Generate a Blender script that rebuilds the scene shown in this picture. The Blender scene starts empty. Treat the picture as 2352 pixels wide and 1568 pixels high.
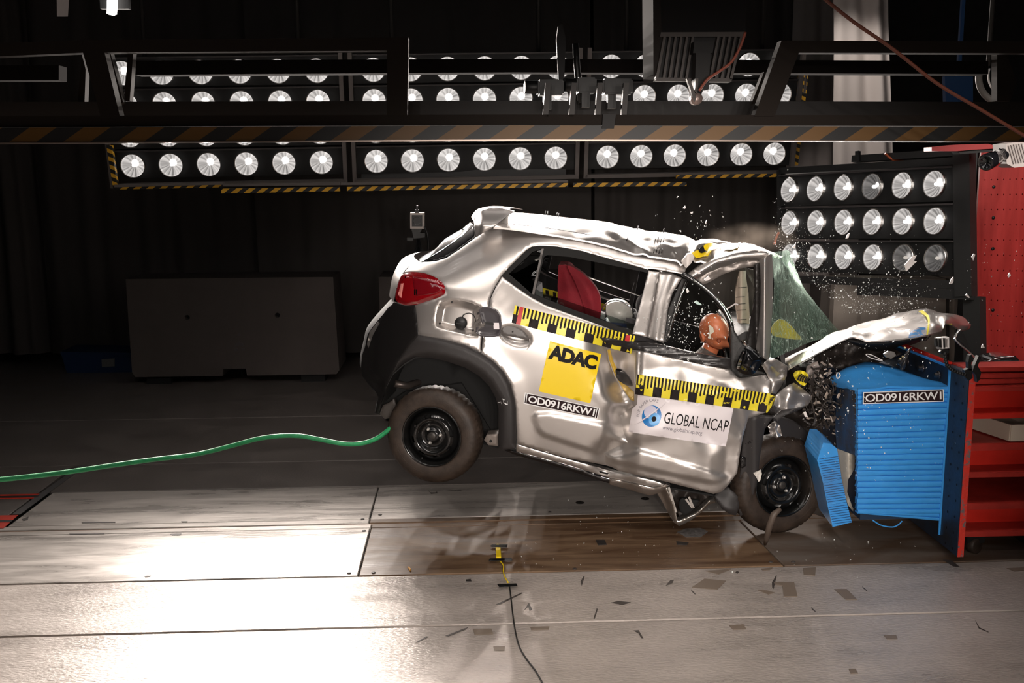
import bpy, bmesh, math, random
import numpy as np
from mathutils import Vector, Matrix, Euler, noise
from mathutils.geometry import delaunay_2d_cdt
random.seed(7)
R = math.radians
C = bpy.context.scene.collection
# ------------------------------------------------------------------ camera, world, lights, exposure
F = 2352.0
CAM = Vector((0.0, 0.0, 2.09))
YAW, PITCH, ROLL = 2.6, 9.44, -0.35
MROT = Matrix.Rotation(R(-YAW), 3, 'Z') @ Matrix.Rotation(R(90 - PITCH), 3, 'X') @ Matrix.Rotation(R(ROLL), 3, 'Z')
cd = bpy.data.cameras.new('camera'); cd.sensor_width = 36; cd.lens = 36; cd.clip_end = 100
cam = bpy.data.objects.new('camera', cd); C.objects.link(cam)
cam.matrix_world = Matrix.Translation(CAM) @ MROT.to_4x4()
sc = bpy.context.scene
sc.camera = cam
sc.view_settings.view_transform = 'Standard'; sc.view_settings.look = 'None'
sc.view_settings.exposure = 0.0; sc.view_settings.gamma = 1.0
sc.view_settings.use_curve_mapping = False
w = bpy.data.worlds.new('world'); sc.world = w; w.use_nodes = True
w.node_tree.nodes['Background'].inputs[0].default_value = (1, .92, .86, 1)
w.node_tree.nodes['Background'].inputs[1].default_value = 0.0015
sc.cycles.max_bounces = 6; sc.cycles.diffuse_bounces = 3; sc.cycles.glossy_bounces = 3
sc.cycles.transmission_bounces = 5; sc.cycles.transparent_max_bounces = 12
sc.cycles.sample_clamp_indirect = 4.0; sc.cycles.use_light_tree = True
WARM = (1.0, .90, .825)
def spot(loc, tgt, power, ang=70, blend=.6, rad=.07, col=WARM, name='lamp_light', parent=None, org=None):
    l = bpy.data.lights.new(name, 'SPOT'); l.energy = power; l.spot_size = R(ang); l.spot_blend = blend
    l.shadow_soft_size = rad; l.color = col
    o = bpy.data.objects.new(name, l); C.objects.link(o)
    q = (Vector(tgt) - Vector(loc)).to_track_quat('-Z', 'Y')
    o.location = Vector(loc) - (org if org else Vector((0, 0, 0))); o.rotation_euler = q.to_euler()
    if parent: o.parent = parent
    return o
BACK_W, SIDE_W, KEY_W, TOP_W, FILL_W = 95.0, 34.0, 6.0, .5, 120.0      # watts per lamp: rear, right, near gantry, ceiling and camera-side banks

# ------------------------------------------------------------------ pixel helpers (a pixel and a depth, height or plane give a real point)
def ray(x, y): return MROT @ Vector(((x - 1176) / F, -(y - 784) / F, -1))
def P(x, y, d): return CAM + ray(x, y) * d
def PZ(x, y, z=0.0):
    r = ray(x, y); return CAM + r * ((z - CAM.z) / r.z)
def PY(x, y, Y):
    r = ray(x, y); return CAM + r * (Y / r.y)
def PX(x, y, X):
    r = ray(x, y); return CAM + r * (X / r.x)
MN = np.array(MROT)
def rays(xy):
    xy = np.asarray(xy, float)
    d = np.stack([(xy[:, 0] - 1176) / F, -(xy[:, 1] - 784) / F, -np.ones(len(xy))], 1)
    return d @ MN.T
# car frame
PA, AA = R(12.0), R(8.0)
CF = np.array([math.cos(PA) * math.cos(AA), -math.cos(PA) * math.sin(AA), -math.sin(PA)])
CU = np.array([math.sin(PA) * math.cos(AA), -math.sin(PA) * math.sin(AA), math.cos(PA)])
CW = np.array([math.sin(AA), math.cos(AA), 0.0])
CO = np.array(P(1000, 1005, 5.93)); CAMN = np.array(CAM)
def CP(xy, wv):
    r = rays(xy); t = ((CO - CAMN) @ CW + np.asarray(wv)) / (r @ CW)
    return CAMN + r * t[:, None]
def c1(x, y, wv): return Vector(CP([(x, y)], [wv])[0])
CARW = 1.5
def mirror_pts(p):
    p = np.asarray(p); wv = (p - CO) @ CW
    return p + np.outer(CARW - 2 * wv, CW)
def loc2w(u, v, wv): return Vector(CO + CF * u + CU * v + CW * wv)

# ------------------------------------------------------------------ materials
MATS = {}
def mat(name, col, rough=.5, metal=0.0, coat=0.0, bump=0.0, bscale=40, var=0.0, vscale=8, emit=None, est=1.0, trans=0.0, ior=1.45, alpha=1.0, col2=None, spec=.5, vdist=0.0, stretch=(1, 1, 1), thr=(.35, .65), rvar=0.0):
    if name in MATS: return MATS[name]
    m = bpy.data.materials.new(name); m.use_nodes = True; nt = m.node_tree; b = nt.nodes['Principled BSDF']
    b.inputs['Base Color'].default_value = (*col, 1); b.inputs['Roughness'].default_value = rough
    b.inputs['Metallic'].default_value = metal; b.inputs['Coat Weight'].default_value = coat; b.inputs['Coat Roughness'].default_value = .06
    b.inputs['Transmission Weight'].default_value = trans; b.inputs['IOR'].default_value = ior; b.inputs['Alpha'].default_value = alpha
    b.inputs['Specular IOR Level'].default_value = spec
    if emit: b.inputs['Emission Color'].default_value = (*emit, 1); b.inputs['Emission Strength'].default_value = est
    need = bump or var or col2 or rvar
    if need:
        tc = nt.nodes.new('ShaderNodeTexCoord'); mp = nt.nodes.new('ShaderNodeMapping'); mp.inputs['Scale'].default_value = stretch
        nt.links.new(tc.outputs['Object'], mp.inputs[0])
    if bump:
        n = nt.nodes.new('ShaderNodeTexNoise'); n.inputs['Scale'].default_value = bscale; n.inputs['Detail'].default_value = 5
        bp = nt.nodes.new('ShaderNodeBump'); bp.inputs['Strength'].default_value = bump; bp.inputs['Distance'].default_value = .01
        nt.links.new(mp.outputs[0], n.inputs[0]); nt.links.new(n.outputs[0], bp.inputs['Height']); nt.links.new(bp.outputs[0], b.inputs['Normal'])
    if var or col2 or rvar:
        n = nt.nodes.new('ShaderNodeTexNoise'); n.inputs['Scale'].default_value = vscale; n.inputs['Detail'].default_value = 7; n.inputs['Roughness'].default_value = .65
        n.inputs['Distortion'].default_value = vdist
        nt.links.new(mp.outputs[0], n.inputs[0])
        r = nt.nodes.new('ShaderNodeValToRGB'); nt.links.new(n.outputs[0], r.inputs[0])
        c2 = col2 if col2 else tuple(c * (1 - var) for c in col)
        r.color_ramp.elements[0].position, r.color_ramp.elements[1].position = thr
        r.color_ramp.elements[0].color = (*c2, 1); r.color_ramp.elements[1].color = (*col, 1)
        nt.links.new(r.outputs[0], b.inputs['Base Color'])
        if rvar:
            mr = nt.nodes.new('ShaderNodeMapRange'); mr.inputs[1].default_value = .3; mr.inputs[2].default_value = .7
            mr.inputs[3].default_value = max(.02, rough - rvar); mr.inputs[4].default_value = rough + rvar
            nt.links.new(n.outputs[0], mr.inputs[0]); nt.links.new(mr.outputs[0], b.inputs['Roughness'])
    MATS[name] = m
    return m
silver = mat('silver_paint', (.54, .505, .48), .35, .8, .4)
blackp = mat('black_plastic', (.022, .021, .02), .42, bump=.15, bscale=300)
darkp = mat('dark_cladding', (.030, .027, .027), .5, bump=.1, bscale=400)
blackg = mat('gloss_black', (.006, .006, .007), .12, coat=1)
matt = mat('matt_black', (.008, .008, .008), .8)
rubber = mat('tyre_rubber', (.050, .034, .025), .55, var=.55, vscale=14, bump=.1, bscale=120)
rimblk = mat('black_rim', (.012, .012, .012), .22, .3, .6, var=.4, vscale=20)
steel = mat('bare_steel', (.6, .57, .54), .28, 1)
chrome = mat('chrome', (.8, .8, .8), .08, 1)
yellow = mat('sticker_yellow', (.95, .68, .015), .35)
tapey = mat('tape_yellow', (.88, .74, .04), .35)
tapeb = mat('tape_black', (.02, .015, .015), .6, spec=.2)
white = mat('sticker_white', (.86, .80, .82), .35)
ink = mat('print_black', (.012, .01, .01), .6, spec=.2)
inkr = mat('print_red', (.55, .03, .03), .4)
lblk = mat('label_dark', (.025, .011, .012), .6, spec=.2)
lwht = mat('label_white', (.92, .92, .92), .4)
blue1 = mat('logo_blue', (.02, .20, .55), .3); blue2 = mat('logo_light_blue', (.10, .42, .85), .3)
greyi = mat('print_grey', (.25, .23, .26), .4)

# ------------------------------------------------------------------ object helpers
ORG = {}
def link(name, me, parent=None):
    o = bpy.data.objects.new(name, me); C.objects.link(o)
    if parent is not None:
        o.parent = parent; ORG[o] = ORG.get(parent, Vector((0, 0, 0)))
    return o
def tag(o, label=None, cat=None, group=None, kind=None):
    if label: o['label'] = label
    if cat: o['category'] = cat
    if group: o['group'] = group
    if kind: o['kind'] = kind
    return o
def thing(name, label, cat, loc=(0, 0, 0), group=None):
    o = bpy.data.objects.new(name, None); C.objects.link(o); o.location = loc; o.empty_display_size = .05
    ORG[o] = Vector(loc); return tag(o, label, cat, group)
def mobj(name, V, Fc, m, parent=None, smooth=False, midx=None, org=None):
    me = bpy.data.meshes.new(name)
    o0 = ORG.get(parent, Vector((0, 0, 0))) if parent is not None else (org or Vector((0, 0, 0)))
    me.from_pydata([tuple(Vector(v) - o0) for v in V], [], [tuple(int(i) for i in f) for f in Fc])
    for mm in (m if isinstance(m, (list, tuple)) else [m]): me.materials.append(mm)
    if midx is not None: me.polygons.foreach_set('material_index', [int(i) for i in midx])
    if smooth is True: me.polygons.foreach_set('use_smooth', [True] * len(me.polygons))
    elif smooth is not False: me.polygons.foreach_set('use_smooth', [bool(s) for s in smooth])
    me.update()
    o = link(name, me, parent)
    if parent is None and org: o.location = org; ORG[o] = Vector(org)
    return o
class MB:
    def __init__(s): s.V = []; s.F = []; s.S = []; s.M = []
    def add(s, V, Fc, smooth=False, mi=0):
        n = len(s.V); s.V += [Vector(v) for v in V]
        for f in Fc: s.F.append([i + n for i in f]); s.S.append(smooth); s.M.append(mi)
        return s
    def hexa(s, p, mi=0):   # 8 points: 0-3 one end, 4-7 other
        return s.add(p, [(0, 1, 2, 3), (7, 6, 5, 4), (0, 4, 5, 1), (1, 5, 6, 2), (2, 6, 7, 3), (3, 7, 4, 0)], False, mi)
    def box(s, a, b, mi=0):
        (x0, y0, z0), (x1, y1, z1) = a, b
        return s.hexa([(x0, y0, z0), (x1, y0, z0), (x1, y0, z1), (x0, y0, z1), (x0, y1, z0), (x1, y1, z0), (x1, y1, z1), (x0, y1, z1)], mi)
    def bbox(s, a, b, bev=.01, mi=0):    # box with chamfered edges
        a = Vector(a); b = Vector(b); bm = bmesh.new(); bmesh.ops.create_cube(bm, size=1)
        for v in bm.verts: v.co = Vector(((a[i] + b[i]) / 2 + v.co[i] * (b[i] - a[i]) for i in range(3)))
        bmesh.ops.bevel(bm, geom=bm.edges[:], offset=bev, segments=2, affect='EDGES')
        bm.verts.index_update(); V = [v.co.copy() for v in bm.verts]; Fs = [[v.index for v in f.verts] for f in bm.faces]; bm.free()
        return s.add(V, Fs, False, mi)
    def bar(s, a, b, wd, th, up=(0, 0, 1), mi=0):
        a = Vector(a); b = Vector(b); d = (b - a).normalized(); up = Vector(up); sx = d.cross(up)
        if sx.length < 1e-4: sx = d.cross(Vector((0, 1, 0)))
        sx.normalize(); uy = sx.cross(d); p = []
        for q in (a, b):
            for i, j in ((-1, -1), (1, -1), (1, 1), (-1, 1)): p.append(q + sx * i * wd / 2 + uy * j * th / 2)
        return s.hexa(p, mi)
    def tube(s, pts, r, n=10, mi=0, cap=True):
        pts = [Vector(p) for p in pts]; V = []; Fs = []; prev = None
        for k, p in enumerate(pts):
            d = (pts[min(k + 1, len(pts) - 1)] - pts[max(k - 1, 0)]).normalized()
            if prev is None: sx = d.orthogonal().normalized()
            else: sx = (prev - d * prev.dot(d)).normalized()
            prev = sx; uy = d.cross(sx); rr = r[k] if isinstance(r, (list, tuple)) else r
            for i in range(n):
                a = 2 * math.pi * i / n; V.append(p + (sx * math.cos(a) + uy * math.sin(a)) * rr)
        for k in range(len(pts) - 1):
            for i in range(n):
                j = (i + 1) % n; Fs.append([k * n + i, k * n + j, (k + 1) * n + j, (k + 1) * n + i])
        s.add(V, Fs, True, mi)
        if cap:
            n0 = len(s.V) - len(V); s.F.append([n0 + i for i in range(n)][::-1]); s.S.append(False); s.M.append(mi)
            s.F.append([n0 + (len(pts) - 1) * n + i for i in range(n)]); s.S.append(False); s.M.append(mi)
        return s
    def prism(s, poly, ext, mi=0):    # poly of 3d points, extruded by vector
        ext = Vector(ext); n = len(poly); V = [Vector(p) for p in poly] + [Vector(p) + ext for p in poly]
        Fs = [list(range(n))[::-1], list(range(n, 2 * n))] + [[i, (i + 1) % n, n + (i + 1) % n, n + i] for i in range(n)]
        return s.add(V, Fs, False, mi)
    def lathe(s, prof, ctr, ax, n=48, mi=0, smooth=True, closed=False):   # prof: (r, h) along axis
        ctr = Vector(ctr); ax = Vector(ax).normalized(); sx = ax.orthogonal().normalized(); uy = ax.cross(sx); V = []; Fs = []
        for (r, h) in prof:
            for i in range(n):
                a = 2 * math.pi * i / n; V.append(ctr + ax * h + (sx * math.cos(a) + uy * math.sin(a)) * r)
        m = len(prof)
        for k in range(m if closed else m - 1):
            for i in range(n):
                j = (i + 1) % n; k2 = (k + 1) % m; Fs.append([k * n + i, k * n + j, k2 * n + j, k2 * n + i])
        return s.add(V, Fs, smooth, mi)
    def ball(s, c, r, n=12, sc=(1, 1, 1), mi=0):
        c = Vector(c); prof = [(max(1e-4, math.sin(math.pi * i / n)) * r, -math.cos(math.pi * i / n) * r) for i in range(n + 1)]
        k = len(s.V); s.lathe(prof, (0, 0, 0), (0, 0, 1), n * 2, mi)
        for i in range(k, len(s.V)): v = s.V[i]; s.V[i] = c + Vector((v.x * sc[0], v.y * sc[1], v.z * sc[2]))
        return s
    def build(s, name, m, parent=None, org=None):
        return mobj(name, s.V, s.F, m, parent, s.S, s.M, org)
def resample(pl, step, closed=False):
    out = []; n = len(pl)
    for i in range(n if closed else n - 1):
        a = pl[i]; b = pl[(i + 1) % n]; L = math.dist(a, b); k = max(1, round(L / step))
        for j in range(k): out.append(tuple(a[c] + (b[c] - a[c]) * j / k for c in range(len(a))))
    if not closed: out.append(tuple(pl[-1]))
    return out
def crom(pl, k=4, closed=False):
    out = []; n = len(pl)
    for i in range(n if closed else n - 1):
        p = [pl[(i + j) % n] if closed else pl[min(max(i + j, 0), n - 1)] for j in (-1, 0, 1, 2)]
        for j in range(k):
            t = j / k
            out.append(tuple(.5 * (2 * p[1][c] + (p[2][c] - p[0][c]) * t + (2 * p[0][c] - 5 * p[1][c] + 4 * p[2][c] - p[3][c]) * t * t + (3 * p[1][c] - p[0][c] - 3 * p[2][c] + p[3][c]) * t ** 3) for c in range(len(p[0]))))
    if not closed: out.append(tuple(pl[-1]))
    return out
def inpoly(xy, poly):
    x, y = xy[:, 0], xy[:, 1]; c = np.zeros(len(xy), bool); n = len(poly)
    for i in range(n):
        x1, y1 = poly[i][:2]; x2, y2 = poly[(i + 1) % n][:2]
        if y1 == y2: continue
        m = ((y1 > y) != (y2 > y)) & (x < (x2 - x1) * (y - y1) / (y2 - y1) + x1); c ^= m
    return c
def pdist(x, y, pl, closed=False):
    x = np.asarray(x, float); y = np.asarray(y, float); d = np.full(x.shape, 1e9); n = len(pl)
    for i in range(n if closed else n - 1):
        ax, ay = pl[i][:2]; bx, by = pl[(i + 1) % n][:2]; vx, vy = bx - ax, by - ay; L = vx * vx + vy * vy + 1e-9
        t = np.clip(((x - ax) * vx + (y - ay) * vy) / L, 0, 1); d = np.minimum(d, np.hypot(x - ax - t * vx, y - ay - t * vy))
    return d
def tri2d(outline, holes=(), step=10, inset=0.0):
    """triangulate an outline with inner grid; returns xy, tris, boundary flags, loops"""
    loops = [resample(outline, step, True)] + [resample(h, step, True) for h in holes]
    pts = []; edges = []
    for lp in loops:
        k = len(pts); pts += [p[:2] for p in lp]; edges += [(k + i, k + (i + 1) % len(lp)) for i in range(len(lp))]
    nb = len(pts); lo = np.min(np.array(loops[0])[:, :2], 0); hi = np.max(np.array(loops[0])[:, :2], 0)
    gx = np.arange(lo[0], hi[0], step); gy = np.arange(lo[1], hi[1], step * .87)
    if len(gx) and len(gy):
        X, Y = np.meshgrid(gx, gy); X = X + (np.arange(len(gy)) % 2)[:, None] * step * .5; g = np.stack([X.ravel(), Y.ravel()], 1)
        ok = inpoly(g, outline)
        for h in holes: ok &= ~inpoly(g, h)
        g = g[ok]
        if len(g):
            d = pdist(g[:, 0], g[:, 1], outline, True)
            for h in holes: d = np.minimum(d, pdist(g[:, 0], g[:, 1], h, True))
            g = g[d > max(step * .45, inset * 1.6)]
        if inset and len(g):
            ins = []
            for lp in loops:
                n = len(lp)
                for i in range(n):
                    a, b = lp[i - 1], lp[(i + 1) % n]; tx, ty = b[0] - a[0], b[1] - a[1]; L = math.hypot(tx, ty) + 1e-9
                    for sg in (1, -1): ins.append((lp[i][0] - ty / L * inset * sg, lp[i][1] + tx / L * inset * sg))
            ins = np.array(ins); ok = inpoly(ins, outline)
            for h in holes: ok &= ~inpoly(ins, h)
            ins = ins[ok]
            if len(ins):
                d = pdist(ins[:, 0], ins[:, 1], outline, True)
                for h in holes: d = np.minimum(d, pdist(ins[:, 0], ins[:, 1], h, True))
                g = np.vstack([g, ins[d > inset * .85]])
        pts += [tuple(p) for p in g]
    r = delaunay_2d_cdt([Vector(p) for p in pts], edges, [], 0, 1e-5)
    V = np.array([tuple(v) for v in r[0]]); T = np.array([f for f in r[2] if len(f) == 3])
    orig = r[3]; bd = np.array([any(k < nb for k in o) for o in orig])
    c = V[T].mean(1); ok = inpoly(c, outline)
    for h in holes: ok &= ~inpoly(c, h)
    return V, T[ok], bd
def sheet(name, outline, fn, m, parent=None, holes=(), step=10, thick=.01, edge=0.0, inset=0.0, norm=None, smooth=True):
    """outline in 2-D, fn maps Nx2 -> Nx3; extruded along norm*thick (Nx3 or vector)"""
    V2, T, bd = tri2d(outline, holes, step, inset)
    P3 = np.asarray(fn(V2, bd)); nv = len(P3); nrm = np.asarray(norm if norm is not None else CW)
    area = np.cross(V2[T[:, 1]] - V2[T[:, 0]], V2[T[:, 2]] - V2[T[:, 0]]); T[area < 0] = T[area < 0][:, ::-1]
    B3 = P3 + nrm * thick
    Fs = [tuple(t) for t in T] + [tuple(nv + t[::-1]) for t in T]
    cnt = {}
    for t in T:
        for a, b in ((t[0], t[1]), (t[1], t[2]), (t[2], t[0])): cnt[(a, b)] = cnt.get((a, b), 0) + 1
    be = [e for e in cnt if (e[1], e[0]) not in cnt]
    Vs = list(P3) + list(B3); sm = [smooth] * len(Fs)
    ids = {}
    for a, b in be:
        q = []
        for i, src in ((a, P3), (a, B3), (b, B3), (b, P3)):
            k = (i, src is P3)
            if k not in ids: ids[k] = len(Vs); Vs.append(src[i])
            q.append(ids[k])
        Fs.append(tuple(q)); sm.append(False)
    return mobj(name, Vs, Fs, m, parent, sm)
def grid(name, rows, m, parent=None, smooth=True, closed=False, thick=0.0, tdir=None):
    """rows of 3-D points -> quad sheet, optional thickness"""
    nr, nc = len(rows), len(rows[0]); V = [Vector(p) for r in rows for p in r]; Fs = []
    for i in range(nr - 1):
        for j in range(nc if closed else nc - 1): j2 = (j + 1) % nc; Fs.append([i * nc + j, i * nc + j2, (i + 1) * nc + j2, (i + 1) * nc + j])
    sm = [smooth] * len(Fs)
    if thick:
        t = Vector(tdir) * thick; n = len(V); Bk = [v + t for v in V]; F2 = [[k + n for k in f[::-1]] for f in Fs]
        rim = [(0 * nc + j) for j in range(nc)] + [i * nc + nc - 1 for i in range(1, nr)] + [(nr - 1) * nc + j for j in range(nc - 2, -1, -1)] + [i * nc for i in range(nr - 2, 0, -1)]
        V2 = V + Bk; k0 = len(V2); V2 += [V[i] for i in rim] + [Bk[i] for i in rim]; L = len(rim)
        Fs = Fs + F2 + [[k0 + i, k0 + (i + 1) % L, k0 + L + (i + 1) % L, k0 + L + i] for i in range(L)]; sm = sm + sm + [False] * L; V = V2
    return mobj(name, V, Fs, m, parent, sm)
def text_mesh(body, bold=0.0, space=1.0, italic=0.0):
    cu = bpy.data.curves.new('t', 'FONT'); cu.body = body; cu.offset = bold; cu.space_character = space; cu.shear = italic; cu.resolution_u = 3
    o = bpy.data.objects.new('t', cu); C.objects.link(o); dg = bpy.context.evaluated_depsgraph_get(); dg.update()
    me = bpy.data.meshes.new_from_object(o.evaluated_get(dg)); bm = bmesh.new(); bm.from_mesh(me)
    bmesh.ops.triangulate(bm, faces=bm.faces[:])
    for _ in range(3):
        L = [e for e in bm.edges if e.calc_length() > .35]
        if not L: break
        bmesh.ops.subdivide_edges(bm, edges=L, cuts=1); bmesh.ops.triangulate(bm, faces=[f for f in bm.faces if len(f.verts) > 3])
    bm.verts.index_update(); V = np.array([(v.co.x, v.co.y) for v in bm.verts]); T = [[v.index for v in f.verts] for f in bm.faces]; bm.free()
    bpy.data.objects.remove(o); bpy.data.curves.remove(cu); bpy.data.meshes.remove(me)
    lo = V.min(0); hi = V.max(0); V = (V - lo) / (hi - lo); return V, T
def bil(q):    # quad TL TR BR BL pixels -> fn(st) with s right, t up
    q = [np.array(p, float) for p in q]
    def f(st):
        s = st[:, 0:1]; t = st[:, 1:2]; return (q[3] * (1 - s) + q[2] * s) * (1 - t) + (q[0] * (1 - s) + q[1] * s) * t
    return f
def pbox(mb, x0, y0, x1, y1, d, th, mi=0):     # world-aligned box whose front face spans the pixels at depth d
    a = P(x0, y1, d); b = P(x1, y0, d); Y = (a.y + b.y) / 2; a = PY(x0, y1, Y); b = PY(x1, y0, Y)
    return mb.box((a.x, Y, a.z), (b.x, Y + th, b.z), mi)
def pprism(mb, poly, Y, th, mi=0):
    return mb.prism([PY(x, y, Y) for x, y in poly], (0, th, 0), mi)
# ------------------------------------------------------------------ setting
def struct(o): return tag(o, kind='structure')
def lineY(x, y): return PZ(x, y).y
concrete = mat('floor_concrete', (.15, .13, .12), .45, bump=.12, bscale=60, var=.3, vscale=3, rvar=.08)
beige = mat('floor_painted_steel', (.50, .44, .40), .32, .12, bump=.35, bscale=75, var=.3, vscale=2.2, rvar=.1, stretch=(.5, 1.5, 1), thr=(.3, .6))
steelpl = mat('floor_steel', (.58, .53, .49), .31, .3, bump=.12, bscale=25, var=.38, vscale=3, rvar=.12, stretch=(.35, 2.2, 1), vdist=.6, thr=(.3, .62))
rusty_shaded = mat('floor_rusty_shaded_steel', (.20, .125, .072), .46, .0, bump=.15, bscale=25, vscale=2.4, rvar=.12, stretch=(.45, 2.6, 1), vdist=1.0, col2=(.085, .045, .024), thr=(.36, .60))  # rust colour, darkened further to carry the car's shadow
groove = mat('groove_rust', (.30, .13, .05), .45, var=.5, vscale=20)
wallm = mat('wall_dark', (.05, .047, .045), .8, var=.2)
ceilm = mat('ceiling_dark', (.02, .02, .02), .9)
XL, XR, YN, YF, ZC = -9, 8, -3.5, 12.6, 6.5
fl = struct(mobj('floor', [(XL, YN, -.02), (XR, YN, -.02), (XR, YF, -.02), (XL, YF, -.02), (XL, YN, -.1), (XR, YN, -.1), (XR, YF, -.1), (XL, YF, -.1)], [(0, 1, 2, 3), (7, 6, 5, 4), (0, 4, 5, 1), (1, 5, 6, 2), (2, 6, 7, 3), (3, 7, 4, 0)], mat('floor_gap', (.02, .018, .016), .7)))
struct(MB().box((XL, YN, ZC), (XR, YF, ZC + .1)).build('ceiling', ceilm))
struct(MB().box((XL, YF, -.1), (XR, YF + .1, ZC)).build('wall_back', wallm))
struct(MB().box((XL - .1, YN, -.1), (XL, YF, ZC)).build('wall_left', wallm))
struct(MB().box((XR, YN, -.1), (XR + .1, YF, ZC)).build('wall_right', wallm))
struct(MB().box((XL, YN - .1, -.1), (XR, YN, ZC)).build('wall_front', wallm))
Y1, Y2, Y3, YT, Y4, Y5 = [lineY(600, y) for y in (958, 1061, 1121, 1207, 1328, 1447)]
G = .007
def plate(poly, m, z0=-.018, z1=0.0, name='floor_plate', bev=.004):
    n = len(poly); cx = sum(p[0] for p in poly) / n; cy = sum(p[1] for p in poly) / n; V = []
    for z, s in ((z0, 0), (z1 - bev, 0), (z1, bev)):
        for x, y in poly:
            V.append((x - (s if x > cx else -s), y - (s if y > cy else -s), z))
    Fs = [list(range(2 * n, 3 * n))] + [[a * n + i, a * n + (i + 1) % n, (a + 1) * n + (i + 1) % n, (a + 1) * n + i] for a in (0, 1) for i in range(n)]
    return mobj(name, V, Fs, m, fl)
def rect(x0, x1, y0, y1): return [(x0, y0), (x1, y0), (x1, y1), (x0, y1)]
XS1, XS2 = PZ(859, 1155).x, PZ(836, 1270).x
XA = PZ(110, 1140).x; XB = PZ(20, 1207).x
plate(rect(XL, XR, Y1 + G, YF), concrete); plate(rect(XL, XR, Y2 + G, Y1 - G), concrete)
plate(rect(XL, XA - .1, YT + .08, Y2 - G), concrete); plate(rect(XA - .06, XR, Y3 + G, Y2 - G), concrete)
plate([(XB, YT + .085), (XS1 - .004, YT + .085), (XS1 - .004, Y3 - G), (XA, Y3 - G)], steelpl); plate(rect(XS1 + .004, 2.05, YT + .085, Y3 - G), steelpl)
plate(rect(2.06, XR, YT + .085, Y3 - G), steelpl)
plate(rect(XL, XS1, YT + .012, YT + .078), steelpl); plate(rect(XS1 + .004, XR, YT + .012, YT + .078), rusty_shaded)
plate(rect(XL, XS2, YT - .078, YT - .012), steelpl); plate(rect(XS2 + .004, XR, YT - .078, YT - .012), rusty_shaded)
plate(rect(XL, XR, YT - .009, YT + .009), groove, -.018, -.006, 'track_rail', .002)
sm = [(XS2 + .004, Y4 + G), (PZ(1797, 1296).x, Y4 + G), (PZ(1716, 1219).x, YT - .085), (XS2 + .004, YT - .085)]
plate(rect(XL, XS2 - .004, Y4 + G, YT - .085), steelpl); plate(sm, rusty_shaded)
plate([(sm[1][0] + .008, Y4 + G), (XR, Y4 + G), (XR, YT - .085), (sm[2][0] + .008, YT - .085)], mat('floor_worn_plate', (.20, .165, .14), .4, .1, var=.5, vscale=2.5, col2=(.12, .07, .04), stretch=(.6, 2, 1), vdist=.7))
plate(rect(XL, XR, Y5 + G, Y4 - G), beige); plate(rect(XL, XR, YN, Y5 - G), beige)
# tape patches, marks and bolt heads stuck to the floor
taped = mat('tape_dark', (.035, .03, .028), .45); tapebr = mat('tape_brown', (.20, .155, .12), .5); redfl = mat('floor_red', (.55, .04, .02), .45); bltm = mat('floor_mark', (.06, .05, .045), .5)
def patch(poly, m, name='tape_patch', z=.0012, th=.0022):
    pts = [PZ(x, y, z) for x, y in poly]; mb = MB(); mb.prism(pts, (0, 0, th)); return mb.build(name, m, fl)
for q, m in (([(1368, 1240), (1389, 1240), (1394, 1251), (1374, 1252)], taped), ([(1070, 1331), (1081, 1330), (1083, 1335), (1071, 1335)], taped),
             ([(1589, 1349), (1618, 1329), (1667, 1334), (1648, 1354)], tapebr), ([(1777, 1337), (1824, 1337), (1832, 1370), (1800, 1370), (1797, 1344), (1780, 1343)], tapebr),
             ([(1741, 1355), (1752, 1354), (1779, 1361), (1765, 1365)], tapebr), ([(1916, 1353), (1945, 1353), (1969, 1377), (1943, 1377)], tapebr),
             ([(1620, 1311), (1680, 1307), (1650, 1319)], tapebr), ([(1845, 1305), (1874, 1303), (1872, 1322), (1846, 1320)], tapebr), ([(1748, 1306), (1775, 1304), (1768, 1309), (1752, 1310)], tapebr),
             ([(1675, 1437), (1708, 1434), (1714, 1445), (1684, 1446)], tapebr), ([(2030, 1459), (2058, 1458), (2062, 1467), (2038, 1468)], tapebr), ([(1949, 1536), (1965, 1536), (1971, 1546), (1954, 1547)], tapebr),
             ([(1086, 1445), (1129, 1444), (1133, 1456), (1090, 1457)], tapebr), ([(1218, 1440), (1262, 1439), (1260, 1446), (1220, 1447)], tapebr), ([(1133, 1485), (1160, 1484), (1159, 1493), (1135, 1493)], tapebr),
             ([(2312, 1305), (2352, 1303), (2352, 1310), (2330, 1312)], tapebr), ([(1553, 1243), (1582, 1246), (1578, 1252), (1555, 1251)], taped)):
    patch(q, m)
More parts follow.
